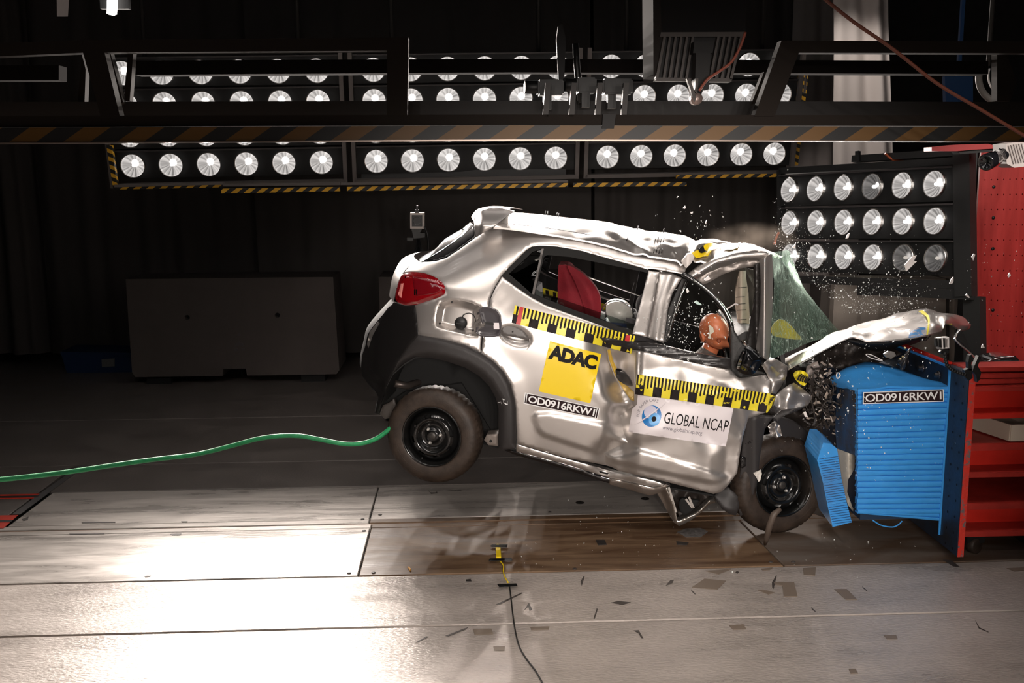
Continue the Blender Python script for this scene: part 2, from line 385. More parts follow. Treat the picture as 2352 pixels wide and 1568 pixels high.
for q in ([(1403, 1384), (1420, 1380), (1449, 1383), (1430, 1389)], [(1139, 1388), (1200, 1360), (1199, 1363), (1150, 1387)], [(955, 1475), (980, 1461), (984, 1462), (962, 1473)],
          [(1023, 1460), (1075, 1440), (1070, 1445), (1030, 1461)], [(1529, 1345), (1540, 1332), (1548, 1331), (1545, 1338)], [(1204, 1401), (1215, 1384), (1222, 1399), (1217, 1403), (1213, 1393)],
          [(1587, 1353), (1598, 1364), (1596, 1365), (1588, 1357)], [(1334, 1334), (1341, 1322), (1343, 1323), (1336, 1346)], [(1363, 1420), (1371, 1396), (1373, 1400), (1366, 1421)],
          [(1980, 1346), (1992, 1356), (1990, 1357), (1982, 1350)], [(1863, 1394), (1874, 1404), (1872, 1405), (1865, 1399)], [(2240, 1424), (2250, 1441), (2271, 1451), (2270, 1452), (2248, 1443)],
          [(1455, 1448), (1467, 1447), (1478, 1466), (1473, 1465), (1466, 1454)], [(1773, 1338), (1783, 1320), (1784, 1322), (1777, 1352), (1774, 1350)], [(1692, 1311), (1698, 1313), (1694, 1317), (1689, 1315)],
          [(983, 1125), (989, 1131), (1002, 1131), (1003, 1127), (1005, 1133), (990, 1134)], [(1028, 1127), (1060, 1126), (1060, 1127), (1030, 1128)], [(187, 1199), (265, 1198), (265, 1200), (188, 1201)], [(159, 1225), (240, 1224), (240, 1226), (160, 1227)],
          [(391, 1226), (417, 1225), (414, 1229), (395, 1229)], [(331, 1322), (347, 1321), (345, 1324), (333, 1325)], [(416, 1197), (431, 1197), (430, 1199), (418, 1199)], [(50, 1192), (66, 1186), (64, 1193), (54, 1196)]):
    patch(q, bltm, 'scuff_mark', .001, .0012)
for x, y in ((833, 1192), (836, 1219), (802, 1316), (858, 1315), (1263, 1176), (1320, 1306), (1770, 1290), (1822, 1290), (873, 1182)):
    c = PZ(x, y, .001); MB().lathe([(.001, .0025), (.011, .0025), (.012, 0)], c, (0, 0, 1), 12).build('floor_bolt', bltm, fl)
for x, y in ((1332, 1154), (1482, 1145)):
    c = PZ(x, y, .001); MB().lathe([(.006, .002), (.012, .006), (.024, .004), (.028, 0)], c, (0, 0, 1), 14).build('floor_bolt', steel, fl)
patch([(0, 1136), (100, 1134), (78, 1145), (0, 1146)], redfl, 'floor_stripe'); patch([(0, 1139), (92, 1137), (85, 1142), (0, 1143)], taped, 'floor_stripe', .0036, .001)
patch([(0, 1184), (42, 1183), (8, 1213), (0, 1213)], redfl, 'floor_stripe'); patch([(0, 1194), (30, 1194), (24, 1199), (0, 1199)], taped, 'floor_stripe', .0036, .001)
patch([(186, 1068), (200, 1068), (126, 1122), (46, 1182), (27, 1182), (108, 1122)], mat('strip_grey', (.09, .085, .085), .5), 'floor_stripe', .0012, .003)
patch([(1555, 1222), (1575, 1214), (1610, 1213), (1626, 1221), (1610, 1233), (1575, 1233)], mat('scraped_patch', (.28, .26, .25), .4, .3, var=.6, vscale=40), 'scrape_mark')
patch([(2165, 1285), (2185, 1286), (2205, 1302), (2190, 1301)], bltm, 'scuff_mark', .001, .001)

# ------------------------------------------------------------------ hazard stripe material
def hazard(name, per, ang=1.0, yel=(.85, .45, .02)):
    m = bpy.data.materials.new(name); m.use_nodes = True; nt = m.node_tree; b = nt.nodes['Principled BSDF']; b.inputs['Roughness'].default_value = .5
    tc = nt.nodes.new('ShaderNodeTexCoord'); s = nt.nodes.new('ShaderNodeSeparateXYZ'); nt.links.new(tc.outputs['Object'], s.inputs[0])
    a = nt.nodes.new('ShaderNodeMath'); a.operation = 'MULTIPLY_ADD'; a.inputs[1].default_value = -ang; nt.links.new(s.outputs[2], a.inputs[0]); nt.links.new(s.outputs[0], a.inputs[2])
    y = nt.nodes.new('ShaderNodeMath'); y.operation = 'MULTIPLY_ADD'; y.inputs[1].default_value = -ang * .5; nt.links.new(s.outputs[1], y.inputs[0]); nt.links.new(a.outputs[0], y.inputs[2])
    d = nt.nodes.new('ShaderNodeMath'); d.operation = 'DIVIDE'; d.inputs[1].default_value = per; nt.links.new(y.outputs[0], d.inputs[0])
    f = nt.nodes.new('ShaderNodeMath'); f.operation = 'FRACT'; nt.links.new(d.outputs[0], f.inputs[0])
    g = nt.nodes.new('ShaderNodeMath'); g.operation = 'GREATER_THAN'; g.inputs[1].default_value = .5; nt.links.new(f.outputs[0], g.inputs[0])
    mx = nt.nodes.new('ShaderNodeMix'); mx.data_type = 'RGBA'; nt.links.new(g.outputs[0], mx.inputs[0]); mx.inputs[6].default_value = (.012, .012, .012, 1); mx.inputs[7].default_value = (*yel, 1)
    nt.links.new(mx.outputs[2], b.inputs['Base Color']); return m
hazs = hazard('hazard_small', .112, 1.3); hazb = hazard('hazard_big', .18, 1.5, (.15, .068, .008))
hazv = hazard('hazard_vertical', .17, -2.5)

# ------------------------------------------------------------------ lamp banks
def lampmat(name, base, core, cr=.035):
    m = bpy.data.materials.new(name); m.use_nodes = True; nt = m.node_tree; b = nt.nodes['Principled BSDF']
    b.inputs['Base Color'].default_value = (.05, .05, .05, 1); b.inputs['Metallic'].default_value = 1; b.inputs['Roughness'].default_value = .4
    N = nt.nodes.new; L = nt.links.new
    tc = N('ShaderNodeTexCoord'); mp = N('ShaderNodeMapping'); mp.inputs['Scale'].default_value = (1, 1, 0); L(tc.outputs['Object'], mp.inputs[0])
    nm = N('ShaderNodeVectorMath'); nm.operation = 'NORMALIZE'; L(mp.outputs[0], nm.inputs[0])
    ln = N('ShaderNodeVectorMath'); ln.operation = 'LENGTH'; L(mp.outputs[0], ln.inputs[0])
    nz = N('ShaderNodeTexNoise'); nz.inputs['Scale'].default_value = 3.2; nz.inputs['Detail'].default_value = 3; L(nm.outputs[0], nz.inputs[0])
    mr = N('ShaderNodeMapRange'); mr.inputs[1].default_value = .36; mr.inputs[2].default_value = .64; mr.inputs[3].default_value = base * .4; mr.inputs[4].default_value = base * 2.0; L(nz.outputs[0], mr.inputs[0])
    ad = N('ShaderNodeVectorMath'); ad.operation = 'SUBTRACT'; ad.inputs[1].default_value = (.008, .018, 0); L(mp.outputs[0], ad.inputs[0])
    l2 = N('ShaderNodeVectorMath'); l2.operation = 'LENGTH'; L(ad.outputs[0], l2.inputs[0])
    c = N('ShaderNodeMapRange'); c.interpolation_type = 'SMOOTHSTEP'; c.inputs[1].default_value = cr * 1.6; c.inputs[2].default_value = cr * .3; c.inputs[3].default_value = 0; c.inputs[4].default_value = core; L(l2.outputs[1], c.inputs[0])
    e = N('ShaderNodeMath'); e.operation = 'ADD'; L(mr.outputs[0], e.inputs[0]); L(c.outputs[0], e.inputs[1])
    rim = N('ShaderNodeMapRange'); rim.interpolation_type = 'SMOOTHSTEP'; rim.inputs[1].default_value = .088; rim.inputs[2].default_value = .097; rim.inputs[3].default_value = 0; rim.inputs[4].default_value = base * .5; L(ln.outputs[1], rim.inputs[0])
    e2 = N('ShaderNodeMath'); e2.operation = 'ADD'; L(e.outputs[0], e2.inputs[0]); L(rim.outputs[0], e2.inputs[1])
    b.inputs['Emission Color'].default_value = (1, .94, .90, 1); L(e2.outputs[0], b.inputs['Emission Strength']); m.cycles.emission_sampling = 'NONE'; return m
lamp_on = lampmat('lamp_glow', .33, 5.0, .024); lamp_dim = lampmat('lamp_glow_faint', .07, .5, .025); lamp_half = lampmat('lamp_glow_weak', .10, 3.0, .016)
lamp_hot = lampmat('lamp_glow_strong', 1.0, 9.0, .05)
bulbm = mat('bulb_glow', (.9, .9, .9), .3, emit=(1, .95, .9), est=9); bulbm.cycles.emission_sampling = 'NONE'
bulboff = mat('bulb_clear', (.5, .5, .5), .15, emit=(1, .9, .8), est=.4); bulboff.cycles.emission_sampling = 'NONE'
blackpanel = mat('lamp_panel_black', (.007, .007, .007), .6, bump=.05); fram = mat('frame_grey', (.16, .14, .13), .5); rodm = mat('rod_black', (.012, .011, .01), .6)
def lampmesh(m):
    mb = MB(); mb.lathe([(.1, 0), (.094, -.008), (.08, -.026), (.06, -.042), (.035, -.054), (.001, -.058)][::-1], (0, 0, 0), (0, 0, 1), 32)
    me = bpy.data.meshes.new('lamp'); me.from_pydata([tuple(v) for v in mb.V], [], mb.F); me.polygons.foreach_set('use_smooth', [True] * len(me.polygons)); me.materials.append(m); return me
LM = {m.name: lampmesh(m) for m in (lamp_on, lamp_dim, lamp_half, lamp_hot)}
mb = MB(); mb.lathe([(.1, .002), (.105, .004), (.108, 0), (.108, -.02)], (0, 0, 0), (0, 0, 1), 32)
RIMM = bpy.data.meshes.new('lamp_rim'); RIMM.from_pydata([tuple(v) for v in mb.V], [], mb.F); RIMM.materials.append(steel)
mb = MB(); mb.ball((0, 0, -.03), .014, 8, (1, 1, 1.5)); BULB = {}
for k, mm in ((1, bulbm), (0, bulboff)):
    q = bpy.data.meshes.new('bulb'); q.from_pydata([tuple(v) for v in mb.V], [], mb.F); q.materials.append(mm); BULB[k] = q
def bank(name, label, A, du, dv, nc, nr, watts, mats=None, group=None, tgt=None, ang=85, blend=1.0, m0=.2, side=.55, glow=None, spots=None, turn=0.0, scl=1.0):
    """A: centre of the bottom-left lamp; du, dv: steps along the row and up. Faces -(du x dv)"""
    A, du, dv = Vector(A), Vector(du), Vector(dv); n = du.cross(dv).normalized()
    root = thing(name, label, 'lamp bank', A, group)
    ux, uy = du.normalized(), dv.normalized(); M3 = Matrix((ux, n.cross(ux), n)).transposed()
    for r in range(nr):          # one black row housing each
        mb = MB(); lo = A + dv * (r - .46) - ux * du.length * side; hi = A + dv * (r + .46) - ux * du.length * side; W = ux * (du.length * (nc - 1 + 2 * side))
        nh = 7; b = n * -.13
        # front face with round openings is modelled by the lamps sitting proud of the strip
        mb.hexa([lo - n * .02, lo + W - n * .02, hi + W - n * .02, hi - n * .02, lo + b, lo + W + b, hi + W + b, hi + b])
        mb.build('row_housing', blackpanel, root)
        mb = MB(); mb.bar(hi + uy * .012 * 0 - n * .01, hi + W - n * .01, .012, .03, n); mb.build('row_rail', mat('rail_dark', (.05, .045, .045), .35), root)
    for r in range(nr):
        for c in range(nc):
            p = A + du * c + dv * r + n * .012; k = (mats or {}).get((c, r), glow or 'lamp_glow')
            o = link('lamp', LM[k], root); T = Matrix.Translation(p - A + n * .03) @ M3.to_4x4() @ Matrix.Rotation(turn, 4, 'Y') @ Matrix.Scale(scl, 4)
            # small individual turn of each bulb and reflector
            rot = Matrix.Rotation(random.uniform(-.25, .25), 4, 'Z'); o.matrix_local = T @ rot
            f = link('lamp_rim', RIMM, o); bl = link('bulb', BULB[1 if k in ('lamp_glow', 'lamp_glow_strong', 'lamp_glow_weak') else 0], o)
            if k in ('lamp_glow', 'lamp_glow_strong', 'lamp_glow_weak') and (spots is None or (c, r) in spots):
                t = Vector(tgt) if tgt else p + n
                s = spot(p + n * .06, (p + n) if not tgt else t, watts, ang, blend, .022, parent=root, org=A, name='lamp_light')
    return root, n, ux, uy
A = P(308, 379, 9.09); Rr = P(1775, 351, 9.45); Up = P(292, 239, 8.91)
rowv = (Rr - A); dv = (Up - A) / 2; ux = rowv.normalized()
def at(x): # lamp position along the bottom row for a pixel x
    t = (x - 308) / (1775 - 308); return A + rowv * (t * (1 + .019 * (1 - t)))
WHO = ['left', 'middle', 'right']
BK = []
for i, (xa, xb) in enumerate(((308, 722), (845, 1256), (1377, 1775))):
    a, b = at(xa), at(xb); du = (b - a) / 5
    rt, n, u1, u2 = bank('lamp_bank', f'{WHO[i]} unit of the overhead row of floodlight banks behind the car', a, du, dv, 6, 4, BACK_W * (2.0, 1.1, .7)[i], tgt=None, ang=60, group='overhead floodlight units')
    BK.append((rt, a, du, n))
    mb = MB(); W = u1 * du.length
    for sx in (-.62, 5.62): p = a + u1 * du.length * sx; mb.bar(p - dv * .75, p + dv * 3.6, .035, .05, n); mb.build('frame_post', fram, rt); mb = MB()
    mb.bar(a - W * .62 - dv * .68, a + W * 5.62 - dv * .68, .05, .035, u2); mb.build('frame_rail', fram, rt)
# hazard striped trims of the overhead banks
def hz(poly, Y, th, m, name='hazard_strip', parent=None):
    mb = MB(); pprism(mb, poly, Y, th); return mb.build(name, m, parent)
Yb = A.y - .15
hz([(270, 426), (512, 421), (512, 430), (270, 435)], Yb, .05, hazs, parent=BK[0][0]); hz([(508, 433), (780, 429), (780, 439), (508, 444)], Yb, .05, hazs, parent=BK[0][0])
hz([(797, 429), (1305, 420), (1305, 429), (797, 439)], Yb, .05, hazs, parent=BK[1][0]); hz([(1317, 420), (1577, 418), (1577, 427), (1317, 429)], Yb, .05, hazs, parent=BK[2][0])
hz([(1555, 402), (1812, 398), (1812, 406), (1555, 410)], Yb, .05, hazs, parent=BK[2][0])
hz([(244, 333), (256, 333), (270, 434), (260, 434)], Yb, .05, hazv, parent=BK[0][0]); hz([(1837, 160), (1858, 160), (1833, 380), (1817, 380)], Yb + .3, .05, hazv, parent=BK[2][0])
hz([(1850, 150), (1858, 150), (1850, 215), (1845, 215)], Yb + .3, .05, fram, 'frame_post', parent=BK[2][0])
mb = MB(); pprism(mb, [(262, 424), (512, 419), (512, 424), (262, 430)], Yb - .02, .06); pprism(mb, [(512, 422), (780, 419), (780, 425), (512, 428)], Yb - .02, .06); mb.build('lower_rail', fram, BK[0][0])
mb = MB(); pprism(mb, [(782, 419), (1305, 414), (1305, 419), (782, 425)], Yb - .02, .06); mb.build('lower_rail', fram, BK[1][0])
mb = MB(); pprism(mb, [(830, 392), (1300, 388), (1300, 412), (830, 418)], A.y + .1, .12); mb.build('cable_tray', mat('tray_grey', (.05, .05, .05), .6), BK[1][0])
# right bank on its stand
BL, BR, TL_ = P(1820, 588, 8.25), P(2153, 593, 7.35), P(1818, 437, 8.25)
dim = {(3, 2): 'lamp_glow_weak', (4, 0): 'lamp_glow_faint', (5, 0): 'lamp_glow_faint'}
rb, nR, uR, vR = bank('lamp_bank', 'floodlight bank on a black stand beside the red perforated wall', BL, (BR - BL) / 5, (TL_ - BL) / 2, 6, 3, SIDE_W, dim, tgt=None, ang=80, side=.5, turn=R(-17), scl=.93)
ln = (BR - BL).length / 5; H = (TL_ - BL)
fr = mat('stand_black', (.018, .018, .018), .4)
def rbar(u0, v0, u1, v1, wd, th, name, dz=-.05):
    p = BL + uR * ln * u0 + H * .5 * v0 + nR * dz; q = BL + uR * ln * u1 + H * .5 * v1 + nR * dz; MB().bar(p, q, wd, th, nR).build(name, fr, rb)
rbar(-.55, -.75, -.55, 2.65, .04, .06, 'frame_post'); rbar(5.75, -1.0, 5.75, 3.0, .12, .1, 'frame_post'); rbar(-.55, 2.62, 6, 2.62, .05, .06, 'frame_rail'); rbar(-.3, -.7, 6, -.7, .06, .06, 'frame_rail')
rbar(2.2, 2.85, 6.0, 2.85, .05, .08, 'frame_rail'); rbar(2.4, -.95, 6.0, -.95, .07, .08, 'frame_rail')
for u in (2.45,):
    for v in (2.9, -.95): rbar(u, v - .15, u, v + .15, .03, .03, 'clamp_pin', .0)
rbar(5.9, -5.8, 5.9, -1, .12, .1, 'stand_leg', -.1); rbar(5.3, 2.55, 5.8, 2.9, .1, .1, 'hinge_block', -.1)
cab = mat('cable_orange', (.42, .09, .03), .5)
for pts in ([(2033, 352), (2050, 366), (2075, 369)], [(2140, 344), (2120, 350), (2108, 364)], [(1789, 533), (1782, 548), (1778, 562)]):
    q = [PY(x, y, 7.6 if x > 1800 else 8.0) for x, y in crom(pts, 5)]; MB().tube(q, .009, 8).build('lamp_cable', cab, rb)

# banks outside the frame: over the camera and straight over the car
bk, _, _, _ = bank('lamp_bank', 'floodlight bank above and behind the camera lighting the foreground floor', (1.3, -1.6, 2.15), (-.40, 0, 0), (0, .08, .28), 6, 2, FILL_W, tgt=(.95, 5.6, .55), ang=36, blend=.9, glow='lamp_glow_strong')
for i, (xx, nm) in enumerate(((-2.95, 'leftmost'), (-.93, 'second'), (1.09, 'third'), (3.11, 'rightmost'))):
    nb, _, _, _ = bank('lamp_bank', f'{nm} of the four floodlight units in front of the car, hanging above the view', (xx + 1.6, 4.45, 3.05), (-.32, 0, 0), (0, .205, .18), 6, 3, KEY_W * (1 if i < 3 else 4), tgt=None if i < 3 else (3.9, 7.0, 1.2), ang=56, blend=.7, glow='lamp_glow_strong', spots={(c, r) for c in range(6) for r in (0, 1)})  # the fourth unit is added to brighten the red wall and frame
    for dx in (0, -1.6): MB().tube([(xx + 1.6 + dx, 4.6, 3.5), (xx + 1.6 + dx, 4.6, 6.5)], .02, 8).build('hanger_rod', rodm, nb)
for dx in (0, 2.0): MB().tube([(-.7 + dx, -1.7, 3.0), (-.7 + dx, -1.7, 6.5)], .02, 8).build('hanger_rod', rodm, bk)
bf, _, _, _ = bank('lamp_bank', 'added small floodlight bank high over the camera lighting the floor in front of the car', (1.8, .2, 4.6), (-.40, 0, 0), (0, .2, .2), 6, 1, 70, tgt=(1.2, 2.7, 0), ang=52, blend=.8, glow='lamp_glow_strong')  # unseen bank added to brighten the foreground floor
for dx in (0, -2.0): MB().tube([(1.8 + dx, .1, 4.7), (1.8 + dx, .1, 6.5)], .02, 8).build('hanger_rod', rodm, bf)
A2 = Vector((-2.3, 7.6, 4.4))
bt, _, _, _ = bank('lamp_bank', 'ceiling floodlight bank hanging straight above the car roof', A2, (.50, 0, 0), (0, -.42, 0), 8, 4, TOP_W, tgt=None, ang=75, blend=.9, glow='lamp_glow_strong', spots={(c, r) for c in range(1, 6) for r in range(1, 4)})

for dx in (0, 3.5): MB().tube([(-2.3 + dx, 7.0, 4.45), (-2.3 + dx, 7.0, 6.5)], .02, 8).build('hanger_rod', rodm, bt)
for rt, a, du, n in BK:
    for c in (.5, 4.5): q = a + du * c + dv * 3.4 - n * .1; MB().tube([q, (q.x, q.y, 6.5)], .02, 8).build('hanger_rod', rodm, rt)
# ------------------------------------------------------------------ foreground gantry
gm = mat('gantry_grey', (.024, .019, .016), .8, spec=.15); gdark = mat('gantry_dark', (.008, .007, .007), .6)
YG = 3.6
ga = thing('lighting_gantry', 'dark overhead steel gantry with a hazard striped lower beam crossing the whole view', 'gantry', (0, YG, 2.2))
def gp(name, poly, dy, th, m): mb = MB(); pprism(mb, poly, YG + dy, th); return mb.build(name, m, ga)
gp('striped_beam', [(-700, 296), (1176, 288), (3100, 294), (3100, 326), (1176, 321), (-700, 332)], 0, .03, hazb)
gp('beam_lit_edge', [(-700, 331), (1176, 320), (3100, 325), (3100, 328), (1176, 323), (-700, 334)], -.004, .06, mat('lit_edge_pale', (.25, .2, .17), .35, .8))  # pale strip standing in for the back light along the beam's bottom edge
gp('lower_chord', [(-700, 268), (1176, 263), (3100, 266), (3100, 292), (1176, 287), (-700, 296)], .01, .06, gm)
gp('rear_lower_beam', [(-700, 236), (1176, 231), (3100, 236), (3100, 268), (1176, 265), (-700, 270)], .3, .08, gdark)
gp('rear_upper_beam', [(310, 139), (1176, 135), (2270, 140), (2270, 170), (1176, 166), (310, 172)], .5, .08, mat('gantry_rear_dark', (.012, .010, .009), .9, spec=.05))  # near-black colour for the rear beams
gp('rear_upper_beam', [(-700, 150), (135, 150), (135, 184), (-700, 186)], .5, .08, mat('gantry_rear_dark', (.1, .1, .1), .6))
gp('upper_chord', [(190, 92), (938, 86), (938, 116), (190, 121)], 0, .05, gm)
gp('upper_chord', [(-700, 128), (190, 92), (250, 92), (250, 119), (190, 121), (-700, 160)], .004, .05, gm)
gp('diagonal_brace', [(190, 119), (240, 119), (276, 270), (232, 270)], 0, .05, gm)
gp('diagonal_brace', [(188, 125), (197, 160), (194, 236), (178, 236)], .35, .04, gm)
gp('diagonal_brace', [(294, 121), (306, 121), (298, 232), (284, 232)], .3, .04, gm)
gp('diagonal_brace', [(243, 119), (253, 119), (283, 235), (270, 240)], .25, .04, gm)
gp('end_post', [(889, 116), (938, 116), (935, 266), (889, 264)], 0, .05, gm)
gp('upper_chord', [(1795, 93), (3100, 97), (3100, 124), (1833, 121), (1790, 121)], 0, .05, gm)
gp('diagonal_brace', [(1795, 93), (1835, 121), (1779, 267), (1733, 267)], -.003, .05, gm)
gp('diagonal_brace', [(1755, 165), (1770, 165), (1742, 235), (1725, 240)], .3, .04, gm)
gp('end_post', [(2290, 121), (2312, 121), (2335, 190), (2320, 232), (2290, 232)], .2, .04, gm)
for x in (1245, 1305, 1365, 1425): gp('bracket', [(x + 8, 190), (x + 20, 190), (x + 14, 268), (x + 2, 268)], .01, .03, mat('bracket_grey', (.025, .02, .018), .5))
gp('bracket', [(1385, 262), (1415, 262), (1410, 295), (1383, 295)], -.01, .02, gdark)
# small cameras clamped to the gantry
camb = mat('camera_black', (.008, .008, .008), .45); glassl = mat('lens_glass', (.01, .01, .012), .05, coat=1)
for i, (x, y, wd, ln) in enumerate(((1236, 190, 60, 'leftmost'), (1325, 185, 46, 'middle'), (1385, 188, 70, 'rightmost'))):
    rt = thing('small_camera', f'{ln} of the three small black cameras clamped behind the gantry beam', 'camera', PY(x, y + 20, YG + .15), 'small cameras on the gantry')
    mb = MB(); a = PY(x, y + 28, YG + .15); b = PY(x + wd, y - 8, YG + .15); mb.bbox((a.x, a.y, a.z), (b.x, a.y + .08, b.z), .006); mb.build('body', camb, rt)
    c = (PY(x - 0, y + 12, YG + .19) + PY(x, y + 8, YG + .19)) / 2; MB().lathe([(.001, .05), (.018, .05), (.024, .048), (.024, .0)], c, (-1, -.2, 0), 18).build('lens', camb, rt)
    MB().box((a.x + .02, a.y + .02, a.z - .05), (a.x + .05, a.y + .05, a.z)).build('clamp', camb, rt)
MB().tube([PY(1322, 100, 3.8), PY(1325, 150, 3.8), PY(1330, 200, 3.8), PY(1335, 236, 3.8)], .012, 8).build('camera_pole', camb, ga)
gp('hanger', [(1282, 60), (1292, 55), (1300, 90), (1296, 185), (1283, 185), (1278, 90)], .2, .02, gdark)
# hanging camera housing
hc = thing('camera_housing', 'pale louvred camera housing hanging from above in front of the lamps', 'camera', P(1610, 110, 3.4))
YH = 3.35; hm = mat('housing_grey', (.06, .05, .045), .5); mb = MB(); pprism(mb, [(1506, -30), (1712, -30), (1712, 76), (1508, 76)], YH + .05, .2); mb.build('box', mat('housing_dark', (.006, .005, .005), .8), hc)
mb = MB(); pprism(mb, [(1500, -30), (1516, -30), (1520, 78), (1506, 182), (1501, 170)], YH + .04, .2); mb.build('side_plate', mat('side_grey', (.03, .026, .024), .9, spec=.1), hc)
mb = MB(); pprism(mb, [(1518, 76), (1708, 74), (1680, 188), (1506, 184)], YH + .045, .05); mb.build('backing', gdark, hc)
mb = MB(); pprism(mb, [(1518, 74), (1710, 73), (1708, 84), (1516, 84)], YH + .02, .03); pprism(mb, [(1508, 178), (1682, 180), (1680, 188), (1506, 186)], YH + .02, .03)
pprism(mb, [(1530, 84), (1524, 84), (1506, 180), (1512, 180)], YH + .02, .03); pprism(mb, [(1700, 84), (1706, 84), (1682, 182), (1676, 182)], YH + .02, .03); mb.build('louvre_frame', hm, hc)
for k in range(5):
    x = 1537 + k * 13; mb = MB(); pprism(mb, [(x, 84), (x + 5, 84), (x - 9, 180), (x - 15, 180)], YH + .02, .025); mb.build('louvre', hm, hc)
for k in range(4):
    x = 1648 + k * 13; mb = MB(); pprism(mb, [(x, 84), (x + 5, 84), (x - 13, 180), (x - 19, 180)], YH + .02, .025); mb.build('louvre', hm, hc)
mb = MB(); pprism(mb, [(1595, 95), (1640, 95), (1637, 122), (1592, 122)], YH - .03, .05); pprism(mb, [(1599, 122), (1632, 122), (1628, 205), (1596, 205)], YH - .05, .05); mb.build('arm', gdark, hc)
MB().lathe([(.001, .0), (.017, 0), (.019, -.01), (.019, -.04), (.001, -.04)], PY(1602, 226, YH - .05), (0, -1, 0), 20).build('clamp_head', mat('clamp_steel', (.4, .3, .27), .35, .6), hc)
mb = MB(); pprism(mb, [(1577, 180), (1586, 183), (1600, 225), (1594, 236), (1586, 205)], YH - .05, .02); pprism(mb, [(1598, 180), (1604, 180), (1602, 215), (1596, 210)], YH - .06, .02); mb.build('clamp_arm', hm, hc)
MB().tube([PY(x, y, YH - .09) for x, y in crom([(1712, 74), (1700, 108), (1680, 142), (1650, 165), (1625, 182), (1606, 208)], 5)], .0045, 8).build('housing_cable', mat('cable_brown', (.3, .08, .05), .5), hc)
tag(MB().tube([PY(x, y, 2.9) for x, y in crom([(1880, -14), (1960, 50), (2050, 112), (2150, 190), (2250, 250), (2300, 280), (2370, 322)], 6)], .005, 8).build('hanging_cable', mat('cable_dull', (.12, .03, .015), .5)), 'thin brown cable slanting down across the upper right corner', 'cable')
# things hanging at the upper left
hl = thing('hanging_lamp', 'single bright lamp shining at the top left edge', 'lamp', P(252, 12, 7.2))
mb = MB(); a = P(255, 10, 7.2); mb.prism([P(x, y, 7.2) for x, y in ((247, -25), (264, -25), (262, 30), (255, 33), (245, 31))], (0, .06, 0)); gl = mb.build('lamp_tube', mat('tube_glow', (.9, .9, .9), .4, emit=(1, .93, .88), est=9), hl); MATS['tube_glow'].cycles.emission_sampling = 'NONE'
MB().box((a.x - .1, a.y + .07, a.z - .02), (a.x + .1, a.y + .12, a.z + .3)).build('lamp_holder', matt, hl)
tag(MB().hexa([P(130, -20, 6.5), P(160, -20, 6.5), P(156, 38, 6.5), P(131, 38, 6.5), P(130, -20, 6.6), P(160, -20, 6.6), P(156, 38, 6.6), P(131, 38, 6.6)]).build('hanging_duct', mat('duct_grey', (.35, .31, .29), .5)), 'short grey duct end hanging in the top left corner', 'duct')
# ------------------------------------------------------------------ background curtains, wall panels, concrete blocks
def curtain(x0, x1, ytop, ybot, Y, m, label, amp=.06, lean=0, name='curtain', n=None, grp='dark curtains at the back of the hall'):
    a = PY(x0, ybot, Y); b = PY(x1, ybot, Y); zt = PY((x0 + x1) / 2, ytop, Y).z; n = n or max(24, int((b.x - a.x) * 34)); rows = []
    for k in range(6):
        t = k / 5; z = a.z + (zt - a.z) * t; r = []
        for i in range(n + 1):
            s = i / n; x = a.x + (b.x - a.x) * s; f = amp * (math.sin(x * 17 + 1.3 * math.sin(x * 3.1)) * .6 + .4 * math.sin(x * 31 + .7 * t)) * (1.15 - .3 * t)
            r.append((x + lean * t + .02 * math.sin(t * 4 + x * 5), Y + f, z))
        rows.append(r)
    return tag(grid(name, rows, m, thick=.006, tdir=(0, 1, 0)), label, 'curtain', grp)
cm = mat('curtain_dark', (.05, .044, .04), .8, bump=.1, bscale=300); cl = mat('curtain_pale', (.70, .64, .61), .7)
Yc = 11.3
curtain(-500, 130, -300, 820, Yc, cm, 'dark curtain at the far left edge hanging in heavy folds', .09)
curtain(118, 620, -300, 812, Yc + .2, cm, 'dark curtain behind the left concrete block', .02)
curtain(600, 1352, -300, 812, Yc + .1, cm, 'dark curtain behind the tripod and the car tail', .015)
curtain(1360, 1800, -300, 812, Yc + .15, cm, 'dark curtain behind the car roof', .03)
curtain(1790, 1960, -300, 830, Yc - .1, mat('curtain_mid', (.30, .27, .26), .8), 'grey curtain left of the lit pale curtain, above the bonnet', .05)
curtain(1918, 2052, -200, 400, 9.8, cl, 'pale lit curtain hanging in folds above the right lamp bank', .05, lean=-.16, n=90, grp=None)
spot((PY(1985, 100, 8.4).x - .3, 8.3, 4.6), PY(1985, 260, 9.8), 140, 34, .6, .05, name='added_curtain_spot')  # out-of-view spot added to brighten the pale curtain
pan = mat('panel_beige', (.60, .53, .46), .7, bump=.08, var=.15, vscale=4)
bw = thing('concrete_slab', 'beige concrete slab under the right lamp bank, behind the bonnet', 'concrete block', PY(2060, 860, 8.9))
mb = MB(); pprism(mb, [(1918, 640), (2172, 640), (2172, 900), (1905, 900)], 8.9, .3); mb.build('slab', pan, bw)
mb = MB(); pprism(mb, [(2172, 640), (2192, 640), (2192, 900), (2172, 900)], 8.95, .3); mb.build('edge_strip', mat('panel_strip_dark', (.12, .105, .095), .7), bw)  # darker strip along the slab's right edge
mb = MB(); pprism(mb, [(2192, 600), (2222, 600), (2222, 900), (2192, 900)], 8.85, .3); mb.build('edge_post', pan, bw)
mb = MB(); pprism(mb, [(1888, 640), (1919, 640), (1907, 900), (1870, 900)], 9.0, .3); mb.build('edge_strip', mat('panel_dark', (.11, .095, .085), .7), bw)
conc = mat('concrete_block', (.085, .070, .063), .8, bump=.2, bscale=80, var=.12, vscale=3)
